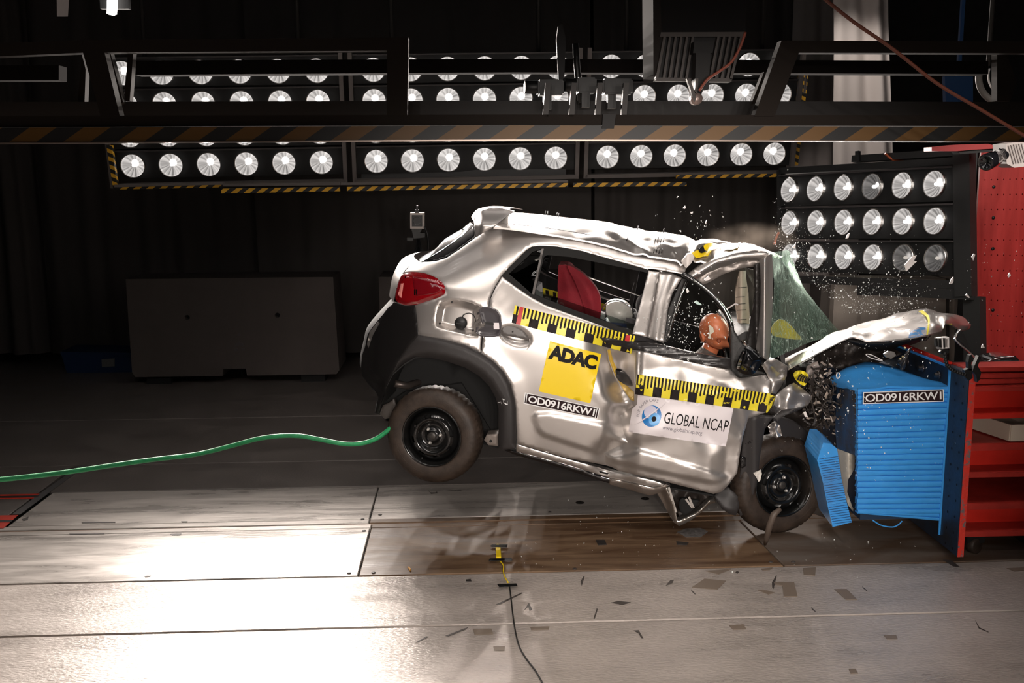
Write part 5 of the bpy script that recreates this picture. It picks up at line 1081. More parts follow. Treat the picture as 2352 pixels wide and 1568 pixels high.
for sgn in (-1, 1):
    h0 = D(1668, 885, wd + .12 * sgn); hp = h0 + Vector(CF) * .05; pp = [(h0, .03), (hp, .034)]; ed = [(0, 1)]
    for k in range(4):
        b = len(pp); off = Vector(CU) * (.024 * (1.5 - k)); l_ = (.7, .85, .9, .8)[k] * .034; pp += [(hp + Vector(CF) * .03 + off, .0095), (hp + Vector(CF) * (.03 + l_) + off - Vector(CW) * .012 * sgn, .009), (hp + Vector(CF) * (.03 + l_ * .9) + off - Vector(CW) * .038 * sgn, .008)]; ed += [(1, b), (b, b + 1), (b + 1, b + 2)]
    b = len(pp); pp += [(hp + Vector(CU) * .04 - Vector(CW) * .02 * sgn, .011), (hp + Vector(CU) * .055 + Vector(CF) * .03 - Vector(CW) * .03 * sgn, .010)]; ed += [(1, b), (b, b + 1)]
    skinfig('hand', pp, ed, skin, dm, 1)
# head: a skull shaped by a height field, face turned down and towards the camera
hcn = D(1640, 760, .36)
fwd = Vector((.46, -.74, -.42)).normalized()
upv = Vector((-.34, -.15, .90)); upv = (upv - fwd * upv.dot(fwd)).normalized(); rt_ = fwd.cross(upv)
bm = bmesh.new(); bmesh.ops.create_uvsphere(bm, u_segments=64, v_segments=48, radius=1)
g = lambda a, b, s: math.exp(-((a) ** 2 + (b) ** 2) / s ** 2)
for v in bm.verts:
    x, y, z = v.co    # x right, y forward, z up
    q = Vector((x * .078, y * .098, z * .115))
    if z < 0: q.x *= 1 - .28 * (-z) ** 1.5; 
    if y > 0:
        q.y += .036 * g(x * 4.5, (z + .14) * 3.4, 1) + .014 * g(x * 5, (z + .26) * 7, 1) - .026 * (g((x - .36) * 4.5, (z - .02) * 5, 1) + g((x + .36) * 4.5, (z - .02) * 5, 1)) + .015 * g(x * 1.6, (z - .24) * 7, 1)
        q.y += .010 * g(x * 3, (z + .50) * 9, 1) - .014 * g(x * 2.6, (z + .565) * 16, 1) + .010 * g(x * 3, (z + .63) * 9, 1) + .014 * g(x * 2.6, (z + .85) * 5, 1)
    v.co = hcn + rt_ * q.x + fwd * q.y + upv * q.z
V = [v.co.copy() for v in bm.verts]; Fs = [[v.index for v in f.verts] for f in bm.faces]; bm.free()
hd_ = mobj('head', V, Fs, skin, dm, True)
for sx_ in (-1, 1):
    e = hcn + rt_ * .078 * sx_ + upv * -.008 - fwd * .005; MB().lathe([(.001, .004), (.014, .006), (.026, .012), (.030, .004), (.022, -.008)], e, rt_ * sx_ - fwd * .4, 16).build('ear', skin, hd_)
    e = hcn + rt_ * .030 * sx_ + upv * .0 + fwd * .081; MB().ball(e, .013, 8).build('eye', mat('dummy_eye', (.30, .09, .045), .4), hd_)
MB().lathe([(.001, .0), (.008, 0), (.0095, -.004)], hcn - fwd * .03 + rt_ * -.055 + upv * .085, (rt_ * -.7 + upv * .7), 12).build('head_screw', mat('screw_copper', (.4, .15, .08), .3, .5), hd_)
MB().lathe([(.001, .003), (.010, .003), (.014, -.001), (.020, -.004)], hcn + upv * -.118 + fwd * .03, (-.2, -.8, -.3), 12).build('chin_ring', camb, hd_)
MB().tube([D(1634, 795), D(1625, 815), D(1618, 835)], [.05, .052, .06], 14).build('neck', skin, dm)
sh = [D(1628, 745, .2), D(1638, 752, .2), D(1640, 762, .2), D(1632, 768, .2), D(1634, 778, .2), D(1626, 776, .2), D(1630, 764, .2)]; tag(MB().prism(sh, Vector(CW) * .006).build('paper_scrap', mat('scrap_pale', (.62, .58, .46), .5)), 'crumpled pale scrap flying in front of the dummy face', 'scrap')
# ------------------------------------------------------------------ windscreen, bonnet, front end
wsm = bpy.data.materials.new('cracked_glass'); wsm.use_nodes = True; nt = wsm.node_tree; b = nt.nodes['Principled BSDF']; N = nt.nodes.new; L = nt.links.new
tc = N('ShaderNodeTexCoord'); v1 = N('ShaderNodeTexVoronoi'); v1.feature = 'DISTANCE_TO_EDGE'; v1.inputs['Scale'].default_value = 30; v2 = N('ShaderNodeTexVoronoi'); v2.feature = 'DISTANCE_TO_EDGE'; v2.inputs['Scale'].default_value = 75
nz = N('ShaderNodeTexNoise'); nz.inputs['Scale'].default_value = 5; nz.inputs['Detail'].default_value = 6
mpv = N('ShaderNodeMapping'); mpv.inputs['Scale'].default_value = (1, 1, .35); L(tc.outputs['Object'], mpv.inputs[0]); L(mpv.outputs[0], v1.inputs[0]); L(tc.outputs['Object'], v2.inputs[0]); L(tc.outputs['Object'], nz.inputs[0])
def lt(src, a, lo, hi):
    m_ = N('ShaderNodeMapRange'); m_.inputs[1].default_value = 0; m_.inputs[2].default_value = a; m_.inputs[3].default_value = hi; m_.inputs[4].default_value = lo; L(src, m_.inputs[0]); return m_.outputs[0]
c1n = lt(v1.outputs[0], .03, 0, .8); c2n = lt(v2.outputs[0], .05, 0, .45); nn = N('ShaderNodeMapRange'); nn.inputs[1].default_value = .35; nn.inputs[2].default_value = .65; nn.inputs[3].default_value = .04; nn.inputs[4].default_value = .30; L(nz.outputs[0], nn.inputs[0])
a1 = N('ShaderNodeMath'); a1.operation = 'MAXIMUM'; L(c1n, a1.inputs[0]); L(c2n, a1.inputs[1]); a2 = N('ShaderNodeMath'); a2.operation = 'MAXIMUM'; L(a1.outputs[0], a2.inputs[0]); L(nn.outputs[0], a2.inputs[1]); L(a2.outputs[0], b.inputs['Alpha'])
mxc = N('ShaderNodeMix'); mxc.data_type = 'RGBA'; L(a1.outputs[0], mxc.inputs[0]); mxc.inputs[6].default_value = (.12, .20, .16, 1); mxc.inputs[7].default_value = (.62, .74, .66, 1); L(mxc.outputs[2], b.inputs['Base Color']); b.inputs['Roughness'].default_value = .35; b.inputs['Specular IOR Level'].default_value = .06
tr_ = N('ShaderNodeBsdfTransparent'); tr_.inputs[0].default_value = (.86, .94, .88, 1); df = N('ShaderNodeBsdfDiffuse'); L(mxc.outputs[2], df.inputs[0]); gs = N('ShaderNodeBsdfGlossy'); gs.inputs['Roughness'].default_value = .3; gs.inputs[0].default_value = (.5, .6, .55, 1)
m1 = N('ShaderNodeMixShader'); m1.inputs[0].default_value = .12; L(df.outputs[0], m1.inputs[1]); L(gs.outputs[0], m1.inputs[2]); m2 = N('ShaderNodeMixShader'); L(a2.outputs[0], m2.inputs[0]); L(tr_.outputs[0], m2.inputs[1]); L(m1.outputs[0], m2.inputs[2])
L(m2.outputs[0], [q for q in nt.nodes if q.type == 'OUTPUT_MATERIAL'][0].inputs[0]); nt.nodes.remove(b)
TLc, TRc, BLc, BRc = [(1774, 584, .16), (1772, 640, .15), (1776, 700, .13), (1768, 822, .10)], [(1797, 594, 1.25), (1823, 629, 1.28), (1863, 683, 1.3), (1932, 765, 1.32)], 0, 0
lft = crom([(1774, 584, .16), (1775, 640, .15), (1775, 700, .13), (1771, 760, .12), (1768, 824, .10)], 6); rgt = crom([(1797, 594, 1.25), (1823, 629, 1.28), (1845, 662, 1.3), (1885, 712, 1.31), (1932, 766, 1.32)], 6)
PL, PR = CP([p[:2] for p in lft], [p[2] for p in lft]), CP([p[:2] for p in rgt], [p[2] for p in rgt]); rows = []
for i, (a, b_) in enumerate(zip(PL, PR)):
    r = []
    for j in range(31):
        s = j / 30; bl = .05 * math.sin(math.pi * s); p = Vector(a * (1 - s) + b_ * s + CF * bl + CU * bl); p += Vector(CF) * .018 * noise.noise(p * 4) + Vector(CF) * .006 * noise.noise(p * 14); r.append(p)
    rows.append(r)
ws = grid('windscreen', rows, wsm, car, thick=.005, tdir=tuple(-CF))
amb = mat('yellow_cloth', (.75, .48, .04), .6); sheet('yellow_sheet', crom([(1772, 752), (1790, 733), (1812, 742), (1830, 764), (1842, 780), (1800, 776), (1775, 770)], 2, True), lambda q, bd: CP(q, np.full(len(q), .55)), amb, car, step=12, thick=.01)
# scuttle piece in front of the glass and the bonnet
def strip2(name, near, farr, m, n=14, amp=.0, k=5, sc=6, thick=.008, bul=.0):
    a_, b__ = crom(near, k), crom(farr, k); Pa, Pb = CP([p[:2] for p in a_], [p[2] for p in a_]), CP([p[:2] for p in b__], [p[2] for p in b__]); rows = []
    for p0, p1 in zip(Pa, Pb):
        r = []
        for j in range(n + 1):
            s = j / n; p = Vector(p0 * (1 - s) + p1 * s + CU * bul * math.sin(math.pi * s)); e = min(1, j / 2 + .15); nz_ = noise.noise(p * sc); nr = 1 - abs(noise.noise(p * sc * .6 + Vector((3, 1, 2)))) * 2
            p += Vector(CU) * amp * (nz_ * .6 + nr * .5) * e; r.append(p)
        rows.append(r)
    return grid(name, rows, m, car, thick=thick, tdir=tuple(-CU))
hoodm = silver
strip2('bonnet', [(1811, 847, .10), (1880, 810, .12), (1949, 776, .14), (1972, 776, .14), (2000, 784, .12), (2080, 777, .12), (2132, 768, .12), (2150, 764, .16), (2163, 760, .22), (2171, 745, .28), (2188, 747, .34), (2206, 758, .4), (2222, 755, .5), (2229, 750, .6)],
       [(1794, 828, .45), (1870, 792, .70), (1930, 764, .95), (1960, 753, 1.0), (1990, 746, 1.0), (2040, 730, 1.0), (2085, 716, .95), (2110, 713, .9), (2134, 716, .9), (2155, 722, .9), (2175, 723, .9), (2195, 727, .85), (2214, 736, .75), (2229, 749, .62)], hoodm, n=20, amp=.035, bul=.012)
bt_ = mat('tape_yellow_bright', (.9, .8, .06), .4)
strip2('bonnet_tape', [(2128, 768, .10), (2131, 745, .25), (2129, 728, .5), (2110, 714, .7)], [(2131, 768, .10), (2135, 745, .25), (2134, 726, .5), (2120, 712.5, .7)], bt_, n=2, thick=.002); strip2('bonnet_tape', [(2172, 726, .7), (2178, 738, .5), (2180, 744, .3)], [(2177, 729, .7), (2183, 738, .5), (2187, 744, .3)], bt_, n=2, thick=.002)
strip2('blue_paint_scrape', [(2085, 775, .08), (2100, 774, .08), (2126, 769, .08)], [(2093, 760, .16), (2108, 752, .17), (2126, 752, .17)], mat('scrape_blue', (.08, .28, .6), .5, col2=(.45, .40, .40), vscale=30, thr=(.45, .52)), n=3, thick=.002)
strip2('bonnet_underside', [(1949, 779, .16), (2000, 787, .14), (2080, 780, .14), (2130, 772, .2)], [(1990, 800, .5), (2030, 806, .6), (2090, 790, .7), (2125, 776, .7)], matt, n=6, thick=.01)
def crumple(name, poly, w0, m, amp=.04, sc=.03, parent=None, slope=(0, 0), step=5, thick=.006, seed=0):
    cx_, cy_ = np.mean([p[0] for p in poly]), np.mean([p[1] for p in poly])
    def Wf(q):
        x, y = q[:, 0], q[:, 1]; n_ = np.array([noise.noise(Vector((a * sc, b * sc, seed))) for a, b in zip(x, y)]); f = np.abs(np.array([noise.noise(Vector((a * sc * .7 + 5, b * sc * .7, seed + 4))) for a, b in zip(x, y)]))
        return w0 + slope[0] * (x - cx_) + slope[1] * (y - cy_) + amp * n_ + amp * 1.5 * f
    return body(name, poly, m, parent or car, Wf=Wf, step=step, thick=thick, edge=.004)
crumple('fender_upper', [(1769, 820), (1785, 826), (1809, 841), (1807, 864), (1796, 884), (1782, 905), (1771, 902), (1768, 877), (1760, 856), (1749, 839)], .03, silver, .05, .035, slope=(.002, 0))
crumple('fender_tip', [(1782, 908), (1796, 895), (1812, 884), (1824, 879), (1834, 885), (1850, 897), (1862, 908), (1866, 914), (1856, 930), (1830, 937), (1795, 941), (1777, 930)], -.02, silver, .045, .03, slope=(.001, -.0015), seed=3)
crumple('fender_tip_underside', [(1795, 941), (1856, 931), (1830, 944), (1800, 955), (1786, 968), (1776, 958)], .05, darkp, .02, seed=8)
crumple('fender_tape', [(1762, 918), (1769, 906), (1782, 911), (1771, 935), (1762, 948), (1757, 946)], -.01, tapey, .02, .05, seed=2, step=4)
for a in range(4): body('tape_line', [(1765 + a * 3.6, 930 - a * 5), (1767 + a * 3.6, 930 - a * 5), (1772 + a * 3.2, 911 - a * .6), (1770.5 + a * 3.2, 911 - a * .6)], ink, car, Wf=lambda q: np.full(len(q), -.032), step=5, thick=.002, edge=0, inset=0)
yb = crumple('striped_tape_ball', crom([(1823, 858), (1832, 851), (1846, 852), (1856, 860), (1856, 874), (1848, 886), (1836, 880), (1826, 870)], 2, True), .05, tapey, .05, .06, seed=5, step=3.5)
for a in range(5):
    body('black_stripe', crom([(1831 + a * 5, 872 + a * 1.5), (1834 + a * 5, 864 + a * 1.5), (1841 + a * 4, 858 + a * 2), (1843 + a * 4, 860 + a * 2), (1837 + a * 5, 866 + a * 1.5), (1834 + a * 5, 874 + a * 1.5)], 2, True), ink, yb, Wf=lambda q: np.full(len(q), .018), step=4, thick=.003, edge=0, inset=0)
engm = mat('engine_dark', (.05, .04, .035), .5, .2, var=.6, vscale=14, bump=.6, bscale=30)
crumple('engine_bay', [(1811, 850), (1880, 814), (1950, 780), (1975, 780), (2000, 788), (2050, 800), (2075, 812), (2000, 840), (1950, 850), (1915, 885), (1925, 980), (1935, 1060), (1900, 1060), (1870, 1040), (1830, 985), (1790, 960), (1800, 925), (1815, 880)], .42, engm, .16, .02, seed=11, step=9, thick=.25)
crumple('inner_wing', [(1853, 842), (1868, 832), (1878, 830), (1884, 846), (1876, 866), (1862, 872), (1850, 858)], .22, mat('wing_grey', (.40, .34, .31), .45), .03, .04, seed=6)
crumple('torn_bracket', [(1870, 878), (1884, 872), (1892, 900), (1880, 925), (1866, 905)], .25, engm, .05, .06, seed=9)
# wheel arch liner, cladding, sill tip
FC = [(1721, 961), (1740, 957), (1754, 955), (1777, 957), (1768, 968), (1757, 985), (1752, 1010), (1747, 1040), (1744, 1062), (1741, 1090), (1738, 1112), (1728, 1140), (1708, 1180), (1700, 1186), (1695, 1150), (1697, 1110), (1700, 1086), (1703, 1045), (1708, 1000), (1712, 975)]
def Wfc(q): x, y = q[:, 0], q[:, 1]; return .0 + .02 * np.abs(np.clip((x - 1733) / 22, -1, 1)) + .00015 * (y - 960) + .0
body('front_cladding', FC, darkp, car, Wf=Wfc, off=-.03, step=6, thick=.03)
body('clip_slot', [(1703, 1047), (1712, 1049), (1714, 1056), (1713, 1070), (1706, 1075), (1700, 1074), (1701, 1050)], blackg, car, Wf=Wfc, off=-.034, step=5, thick=.004); body('clip_slot', [(1704, 1050), (1710, 1052), (1711, 1066), (1704, 1071)], darkp, car, Wf=Wfc, off=-.038, step=5, thick=.004)
body('torn_hole', [(1710, 1019), (1722, 1012), (1729, 1009), (1727, 1016), (1716, 1020)], ink, car, Wf=Wfc, off=-.034, step=4, thick=.003)
def Wli(q): return .10 + .0012 * (q[:, 0] - 1780)
body('wheel_arch_liner', crom([(1777, 958), (1805, 962), (1835, 976), (1862, 1000), (1880, 1030), (1886, 1060), (1872, 1064), (1851, 1063), (1838, 1045), (1818, 1022), (1800, 1006), (1785, 985)], 2, True), darkp, car, Wf=Wli, step=6, thick=.05)
crumple('bent_bracket', [(1764, 980), (1774, 970), (1782, 968), (1792, 978), (1796, 1000), (1784, 1006), (1770, 998)], .04, silver, .03, .08, seed=4, step=4)
body('liner_lower', [(1851, 1063), (1872, 1062), (1888, 1058), (1880, 1100), (1892, 1150), (1898, 1190), (1870, 1180), (1862, 1110)], mat('liner_dark', (.035, .03, .028), .6), car, Wf=lambda q: np.full(len(q), .34), step=9, thick=.03)
crumple('cladding_flap', [(1641, 1138), (1650, 1126), (1672, 1118), (1697, 1140), (1698, 1165), (1690, 1184), (1676, 1180), (1660, 1170), (1648, 1155)], .0, darkp, .03, .02, seed=12)
body('sill_tube', [(1400, 1098), (1500, 1120), (1530, 1112), (1532, 1118), (1514, 1132), (1494, 1138), (1400, 1112)], mat('sill_shiny', (.35, .31, .28), .18, .8), car, off=.0, step=6, thick=.1)
def Wv(q): x, y = q[:, 0], q[:, 1]; return .04 + .05 * np.clip(pdist(x, y, [(1530, 1120), (1548, 1160), (1556, 1200), (1600, 1180), (1632, 1148)]) / 14, 0, 1.2)
body('bent_sill', [(1505, 1126), (1518, 1114), (1534, 1116), (1548, 1150), (1556, 1196), (1590, 1180), (1610, 1168), (1628, 1148), (1642, 1146), (1645, 1154), (1628, 1158), (1612, 1176), (1585, 1196), (1560, 1208), (1548, 1200), (1536, 1180), (1520, 1150)], mat('sill_bent', (.5, .46, .42), .2, .85), car, Wf=Wv, step=4, thick=.06)
crumple('torn_floor_pan', [(1530, 1112), (1640, 1140), (1632, 1150), (1600, 1176), (1560, 1186), (1548, 1150)], .16, engm, .05, .03, seed=13)
body('pan_opening', crom([(1566, 1144), (1590, 1148), (1606, 1150), (1590, 1172), (1572, 1182), (1562, 1172), (1560, 1156)], 2, True), matt, car, Wf=lambda q: np.full(len(q), .06), step=6, thick=.02)
for p, q in (((1575, 1145), (1590, 1165)), ((1582, 1140), (1593, 1166)), ((1536, 1118), (1553, 1176))): MB().bar(c1(*p, .05), c1(*q, .05), .008, .012).build('torn_strip', steel, car)
MB().tube([P(1793, 1168, 5.55), P(1778, 1180, 5.55), P(1768, 1205, 5.56), P(1761, 1236, 5.62), P(1757, 1250, 5.7)], [.012, .018, .018, .016, .008], 8).build('hanging_rubber_strap', mat('strap_brown', (.10, .075, .06), .5), car)
crumple('broken_clip', [(1730, 1086), (1740, 1082), (1748, 1078), (1750, 1088), (1746, 1104), (1742, 1106), (1737, 1096)], -.03, mat('clip_white', (.7, .66, .6), .5), .02, .1, seed=1, step=4)
# mirror
mr = MB(); MH = [(1690, 845), (1694, 828), (1703, 808), (1712, 797), (1722, 795), (1752, 824), (1748, 834), (1735, 855), (1722, 861), (1706, 858)]
mo = body('mirror_housing', MH, blackg, car, Wf=lambda q: -.06 - .05 * sstep(0, 22, sdin(q[:, 0], q[:, 1], MH)), step=4, thick=.10, smooth_outline=2)
body('mirror_glass_edge', [(1692, 846), (1696, 830), (1708, 806), (1712, 804), (1702, 832), (1698, 848)], chrome, mo, Wf=lambda q: -.07 - .05 * sstep(0, 22, sdin(q[:, 0], q[:, 1], MH)), off=-.002, step=4, thick=.003)
# jumbled broken parts between wheel and block
jn = MB(); rnd = random.Random(5)
jm = [mat('junk_dark', (.035, .028, .024), .5), mat('junk_metal', (.35, .30, .27), .3, .7), mat('junk_pale', (.6, .5, .42), .5)]
for k in range(330):
    x = rnd.gauss(1893, 26) ; y = rnd.gauss(915, 42)
    if not (1838 < x < 1962 and 830 < y < 1010): continue
    c = c1(x, y, rnd.uniform(.0, .3)); s_ = rnd.uniform(.006, .020) * rnd.choice((1, 1, 1.6)); d1 = Vector((rnd.gauss(0, 1), rnd.gauss(0, 1), rnd.gauss(0, 1))).normalized() * s_; d2 = d1.cross(Vector((rnd.gauss(0, 1), rnd.gauss(0, 1), rnd.gauss(0, 1)))).normalized() * s_ * rnd.uniform(.12, .45); d3 = d1.cross(d2).normalized() * .003
    jn.hexa([c - d1 - d2 - d3, c + d1 * .7 - d2 - d3, c + d1 + d2 - d3, c - d1 * .8 + d2 * .6 - d3, c - d1 - d2 + d3, c + d1 * .7 - d2 + d3, c + d1 + d2 + d3, c - d1 * .8 + d2 * .6 + d3], rnd.choice((0, 0, 0, 0, 0, 1, 2)))
tag(jn.build('broken_parts', jm, car), kind='stuff')
for pts, r_ in (([(1865, 860), (1880, 885), (1890, 870), (1905, 890)], .005), ([(1850, 930), (1862, 950), (1880, 935), (1905, 950)], .004), ([(1880, 950), (1900, 920), (1930, 930)], .006), ([(1860, 900), (1866, 930), (1872, 960)], .005), ([(1905, 870), (1915, 895), (1905, 915)], .004)):
    q = crom(pts, 4); MB().tube([c1(x, y, .05) for x, y in q], r_, 6).build('torn_wire', jm[0], car)
# ------------------------------------------------------------------ deformable barrier
blu = mat('barrier_blue', (.055, .36, .88), .36, bump=.1, bscale=50, coat=.2, var=.12, vscale=6)
blud = mat('barrier_blue_worn', (.035, .13, .30), .5, vscale=4, col2=(.06, .055, .055), thr=(.38, .6), bump=.2)
Yf = P(2228, 858, 5.25).y + .2; fb = thing('crash_barrier_block', 'crushed bright blue honeycomb crash barrier block bolted to a dark steel plate', 'crash barrier', PY(2075, 1198, Yf))
rnd = random.Random(3); ylines = [891, 905, 915, 926, 938, 952, 964, 978, 992, 1005, 1017, 1030, 1043, 1056, 1068, 1080, 1092, 1105, 1119, 1131, 1144, 1157, 1169, 1180, 1190, 1199]
for i in range(len(ylines) - 1):
    y0, y1 = ylines[i], ylines[i + 1]; rows = []; n = 30; tl = lambda x, y: y + (2185 - x) * -.0 + (y < 1180) * (x - 2078) * -.03 * (1 - (y - 891) / 330) + (y >= 1180) * (x - 2185) * .09 * (y - 1175) / 24
    for k, (f, bul) in enumerate(((0, .012), (.05, .004), (.14, 0), (.86, .001), (.95, .004), (1, .012))):
        r = []
        for j in range(n + 1):
            x = 1970 + 215 * j / n + (.0 if 0 < j < n else rnd.uniform(-1.5, 1.5)); yy = y0 + (y1 - y0) * f; p = PY(x, tl(x, yy), Yf); p.y += bul * (1 + .9 * noise.noise(Vector((x * .02, i * 1.7, 0)))) + .008 * noise.noise(Vector((x * .011, i * .9, 4))) + .003 * noise.noise(Vector((x * .06, i * 2.9, 1))); r.append(p)
        rows.append(r)
    grid('honeycomb_sheet', rows, blu, fb, thick=.03, tdir=(0, 1, 0))
a0, a1_ = PY(1992, 900, Yf + .02), PY(2183, 1190, Yf + .02); MB().box((a0.x, Yf + .03, a1_.z), (a1_.x, Yf + .9, a0.z)).build('core', mat('core_blue', (.01, .03, .07), .7), fb)
# left crushed face with smeared dirt, and bulging top cover
def rowsP(rr_): return [[PY(x, y, Y) for x, y, Y in crom(r, 5)] for r in rr_]
grid('front_face', rowsP([[(1922, 884, Yf + .45), (1945, 886, Yf + .22), (1970, 893, Yf - .005)], [(1920, 930, Yf + .4), (1946, 930, Yf + .2), (1971, 930, Yf)], [(1918, 980, Yf + .35), (1944, 985, Yf + .16), (1971, 985, Yf)], [(1922, 1030, Yf + .3), (1946, 1038, Yf + .16), (1970, 1048, Yf)]]), blud, fb, thick=.02, tdir=(.5, 1, 0))
topr = [[(1921, 884, Yf + .30), (1970, 893, Yf - .0), (2040, 890, Yf), (2110, 888, Yf), (2184, 886, Yf)], [(1905, 872, Yf + .4), (1960, 868, Yf + .15), (2040, 868, Yf + .12), (2115, 874, Yf + .12), (2186, 883, Yf + .05)], [(1908, 864, Yf + .5), (1950, 846, Yf + .35), (2030, 844, Yf + .3), (2110, 864, Yf + .25), (2186, 883, Yf + .1)],
        [(1920, 862, Yf + .7), (1956, 840, Yf + .6), (2010, 834, Yf + .5), (2100, 860, Yf + .45), (2184, 884, Yf + .2)], [(1930, 870, Yf + .9), (1960, 850, Yf + .9), (2010, 842, Yf + .9), (2080, 858, Yf + .8), (2150, 880, Yf + .5)]]
rp = rowsP(topr); rp2 = []
for j in range(len(rp[0])):
    col = crom([tuple(r[j]) for r in rp], 5); rp2.append([Vector(p) for p in col])
for j in range(len(rp2)):
    for i in range(len(rp2[j])): p = rp2[j][i]; rp2[j][i] = p + Vector((0, 0, .012 * noise.noise(p * 9)))
grid('top_cover', rp2, blu, fb, thick=.01, tdir=(0, 0, -1))
sheet('side_tear', [(1922, 1030), (1968, 1047), (1965, 1071), (1956, 1088), (1948, 1101), (1946, 1130), (1958, 1165), (1972, 1178), (1966, 1182), (1948, 1160), (1938, 1125), (1933, 1096)], lambda q, bd: np.array([PY(x, y, Yf + .1 + .003 * abs(x - 1950)) for x, y in q]), mat('torn_grey', (.48, .44, .37), .5, .2), fb, step=8, thick=.01, norm=(0, 1, 0))
for i, q in enumerate(([(1890.6, 1016.7), (1907, 1018), (1922.7, 1030), (1933, 1098), (1890.6, 1109.6), (1877, 1057)], [(1890.6, 1110), (1933, 1099), (1944.7, 1152), (1900.7, 1160)], [(1900.7, 1160), (1944.7, 1153), (1956.5, 1199), (1912.5, 1210)])):
    sheet('bumper_layer_block', q, lambda q_, bd: np.array([PY(x, y, Yf - .04 + .012 * i + .0015 * math.sin(y * .9)) for x, y in q_]), blu, fb, step=4, thick=.3, norm=(.1, 1, 0))
    ys0, ys1 = (1052, 1106) if i == 0 else ((1113, 1156) if i == 1 else (1163, 1205)); k = ys0
    while k < ys1:
        xa = {0: 1880 + (k - 1057) * .26, 1: 1891 + (k - 1110) * .2, 2: 1901 + (k - 1160) * .24}[i]; xb = {0: 1925 + (k - 1045) * .15, 1: 1934 + (k - 1100) * .2, 2: 1945 + (k - 1153) * .24}[i]
        MB().bar(PY(xa + 2, k + 2, Yf - .044 + .012 * i), PY(xb - 1, k - 4, Yf - .044 + .012 * i), .0012, .003).build('layer_line', mat('line_blue', (.01, .06, .2), .6), fb); k += 5.4
MB().tube([PY(x, y, Yf + .02) for x, y in crom([(2004, 1194), (2024, 1206), (2050, 1210), (2064, 1204), (2072, 1196)], 5)], .004, 8).build('loose_loop', blu, fb)
def Wq(q): return 0
QL = [(1982.5, 900.6), (2167.5, 893.7), (2168.4, 922), (1981.6, 927.8)]
def flatprint(name, quad, polys, mats_, parent, Y, step=30):
    f = bil(quad); V = []; Fs = []; mi = []
    for poly, k in polys:
        px_ = f(np.array(poly, float)); V2, T, bd = tri2d([tuple(p) for p in px_], (), step); n0 = len(V); V += [PY(x, y, Y - .0008 * k) for x, y in V2]; Fs += [tuple(n0 + t) for t in T]; mi += [k] * len(T)
    return mobj(name, V, Fs, mats_, parent, False, mi)
lb = flatprint('number_label', QL, [(box01(0, 1, 0, 1), 0), (box01(.012, .988, .07, .93), 1)], [lwht, lblk], fb, Yf - .045); V, T = text_mesh('OD0916RKW1', .012, .92); px_ = bil(QL)(np.stack([.03 + .94 * V[:, 0], .17 + .66 * V[:, 1]], 1)); mobj('lettering', [PY(x, y, Yf - .048) for x, y in px_], T, lwht, lb)
# backing plate
Xp = PX(2189, 861, 2.4).x; p0 = P(2228, 858, 5.25); Xp = p0.x; Yp = p0.y; dk = mat('plate_dark', (.022, .022, .024), .45, .2, bump=.1, var=.4, vscale=6, col2=(.02, .04, .08)); zt, zb = PY(2228, 857, Yp).z, PY(2218, 1278, Yp).z
zb = max(zb, .004)
bp_ = thing('backing_plate', 'tall dark steel plate with a worn red front edge behind the blue block', 'steel plate', (Xp, Yp, zb))
MB().bbox((Xp - .004, Yp + .001, zb), (Xp + .03, Yp + 1.15, zt), .003).build('plate', dk, bp_); MB().bbox((Xp - .002, Yp - .004, zb), (Xp + .031, Yp, zt), .001).build('red_edge', redworn, bp_)
MB().box((Xp, Yp + .25, zt), (Xp + .026, Yp + 1.15, zt + .012)).build('top_rim', red, bp_)
MB().box((Xp - .012, Yp + .22, zt - .012), (Xp - .004, Yp + 1.15, zt)).build('blue_rim', blu, bp_)
for k in range(4): c = Vector((Xp - .006, Yp + .33 + .2 * k, zt - .075)); MB().lathe([(.001, .022), (.014, .022), (.014, .006), (.024, .004), (.024, 0)], c, (-1, 0, 0), 8).build('bolt', mat('bolt_dark', (.10, .09, .09), .3, .8), bp_)
for k in range(11):
    for yy in (.05, .13): c = Vector((Xp - .0045, Yp + yy, zt - .08 - k * .088)); MB().lathe([(.001, .001), (.007, .001)], c, (-1, 0, 0), 10).build('plate_hole', ink, bp_)
MB().box((Xp - .014, Yp + .196, zb + .05), (Xp - .004, Yp + .205, zt - .02)).build('blue_strip', blu, bp_)
# red steel frame behind the plate: stacked ledges and recessed webs
rf = thing('red_barrier_frame', 'bright red steel frame of stacked ledges at the right edge on a castor', 'steel frame', (Xp + .5, Yp + .4, 0.0)); Yr = Yp + .12; xr = Xp + .031; xe = PY(2560, 900, Yr).x
def ledge(ya, yb_, dy0, dy1, m, name='ledge'):
    a = PY(2300, yb_, Yr); b_ = PY(2300, ya, Yr); MB().bbox((xr, Yr + dy0, a.z), (xe, Yr + dy1, b_.z), .004).build(name, m, rf)
redl = mat('red_ledge', (.50, .035, .025), .45, var=.3, vscale=8, bump=.1, bscale=40)
for ya, yb_ in ((843, 853), (857, 868), (870, 881)): ledge(ya, yb_, 0, .16, redl)
ledge(884, 896, -.03, .16, redl)
for ya, yb_ in ((946, 958), (1014, 1031), (1079, 1092), (1149, 1165), (1213, 1227)): ledge(ya, yb_, -.03, .9, redl if ya != 946 else red)
ledge(853, 857, .05, .3, matt, 'gap_fill'); ledge(868, 870, .05, .3, matt, 'gap_fill'); ledge(881, 884, .05, .3, matt, 'gap_fill')
for ya, yb_ in ((896, 946), (1031, 1079), (1165, 1213)): ledge(ya, yb_, .10, .14, red, 'web')
for ya, yb_ in ((958, 1014), (1092, 1149)): ledge(ya, yb_, .75, .8, mat('red_dark', (.10, .012, .01), .6), 'rear_web')
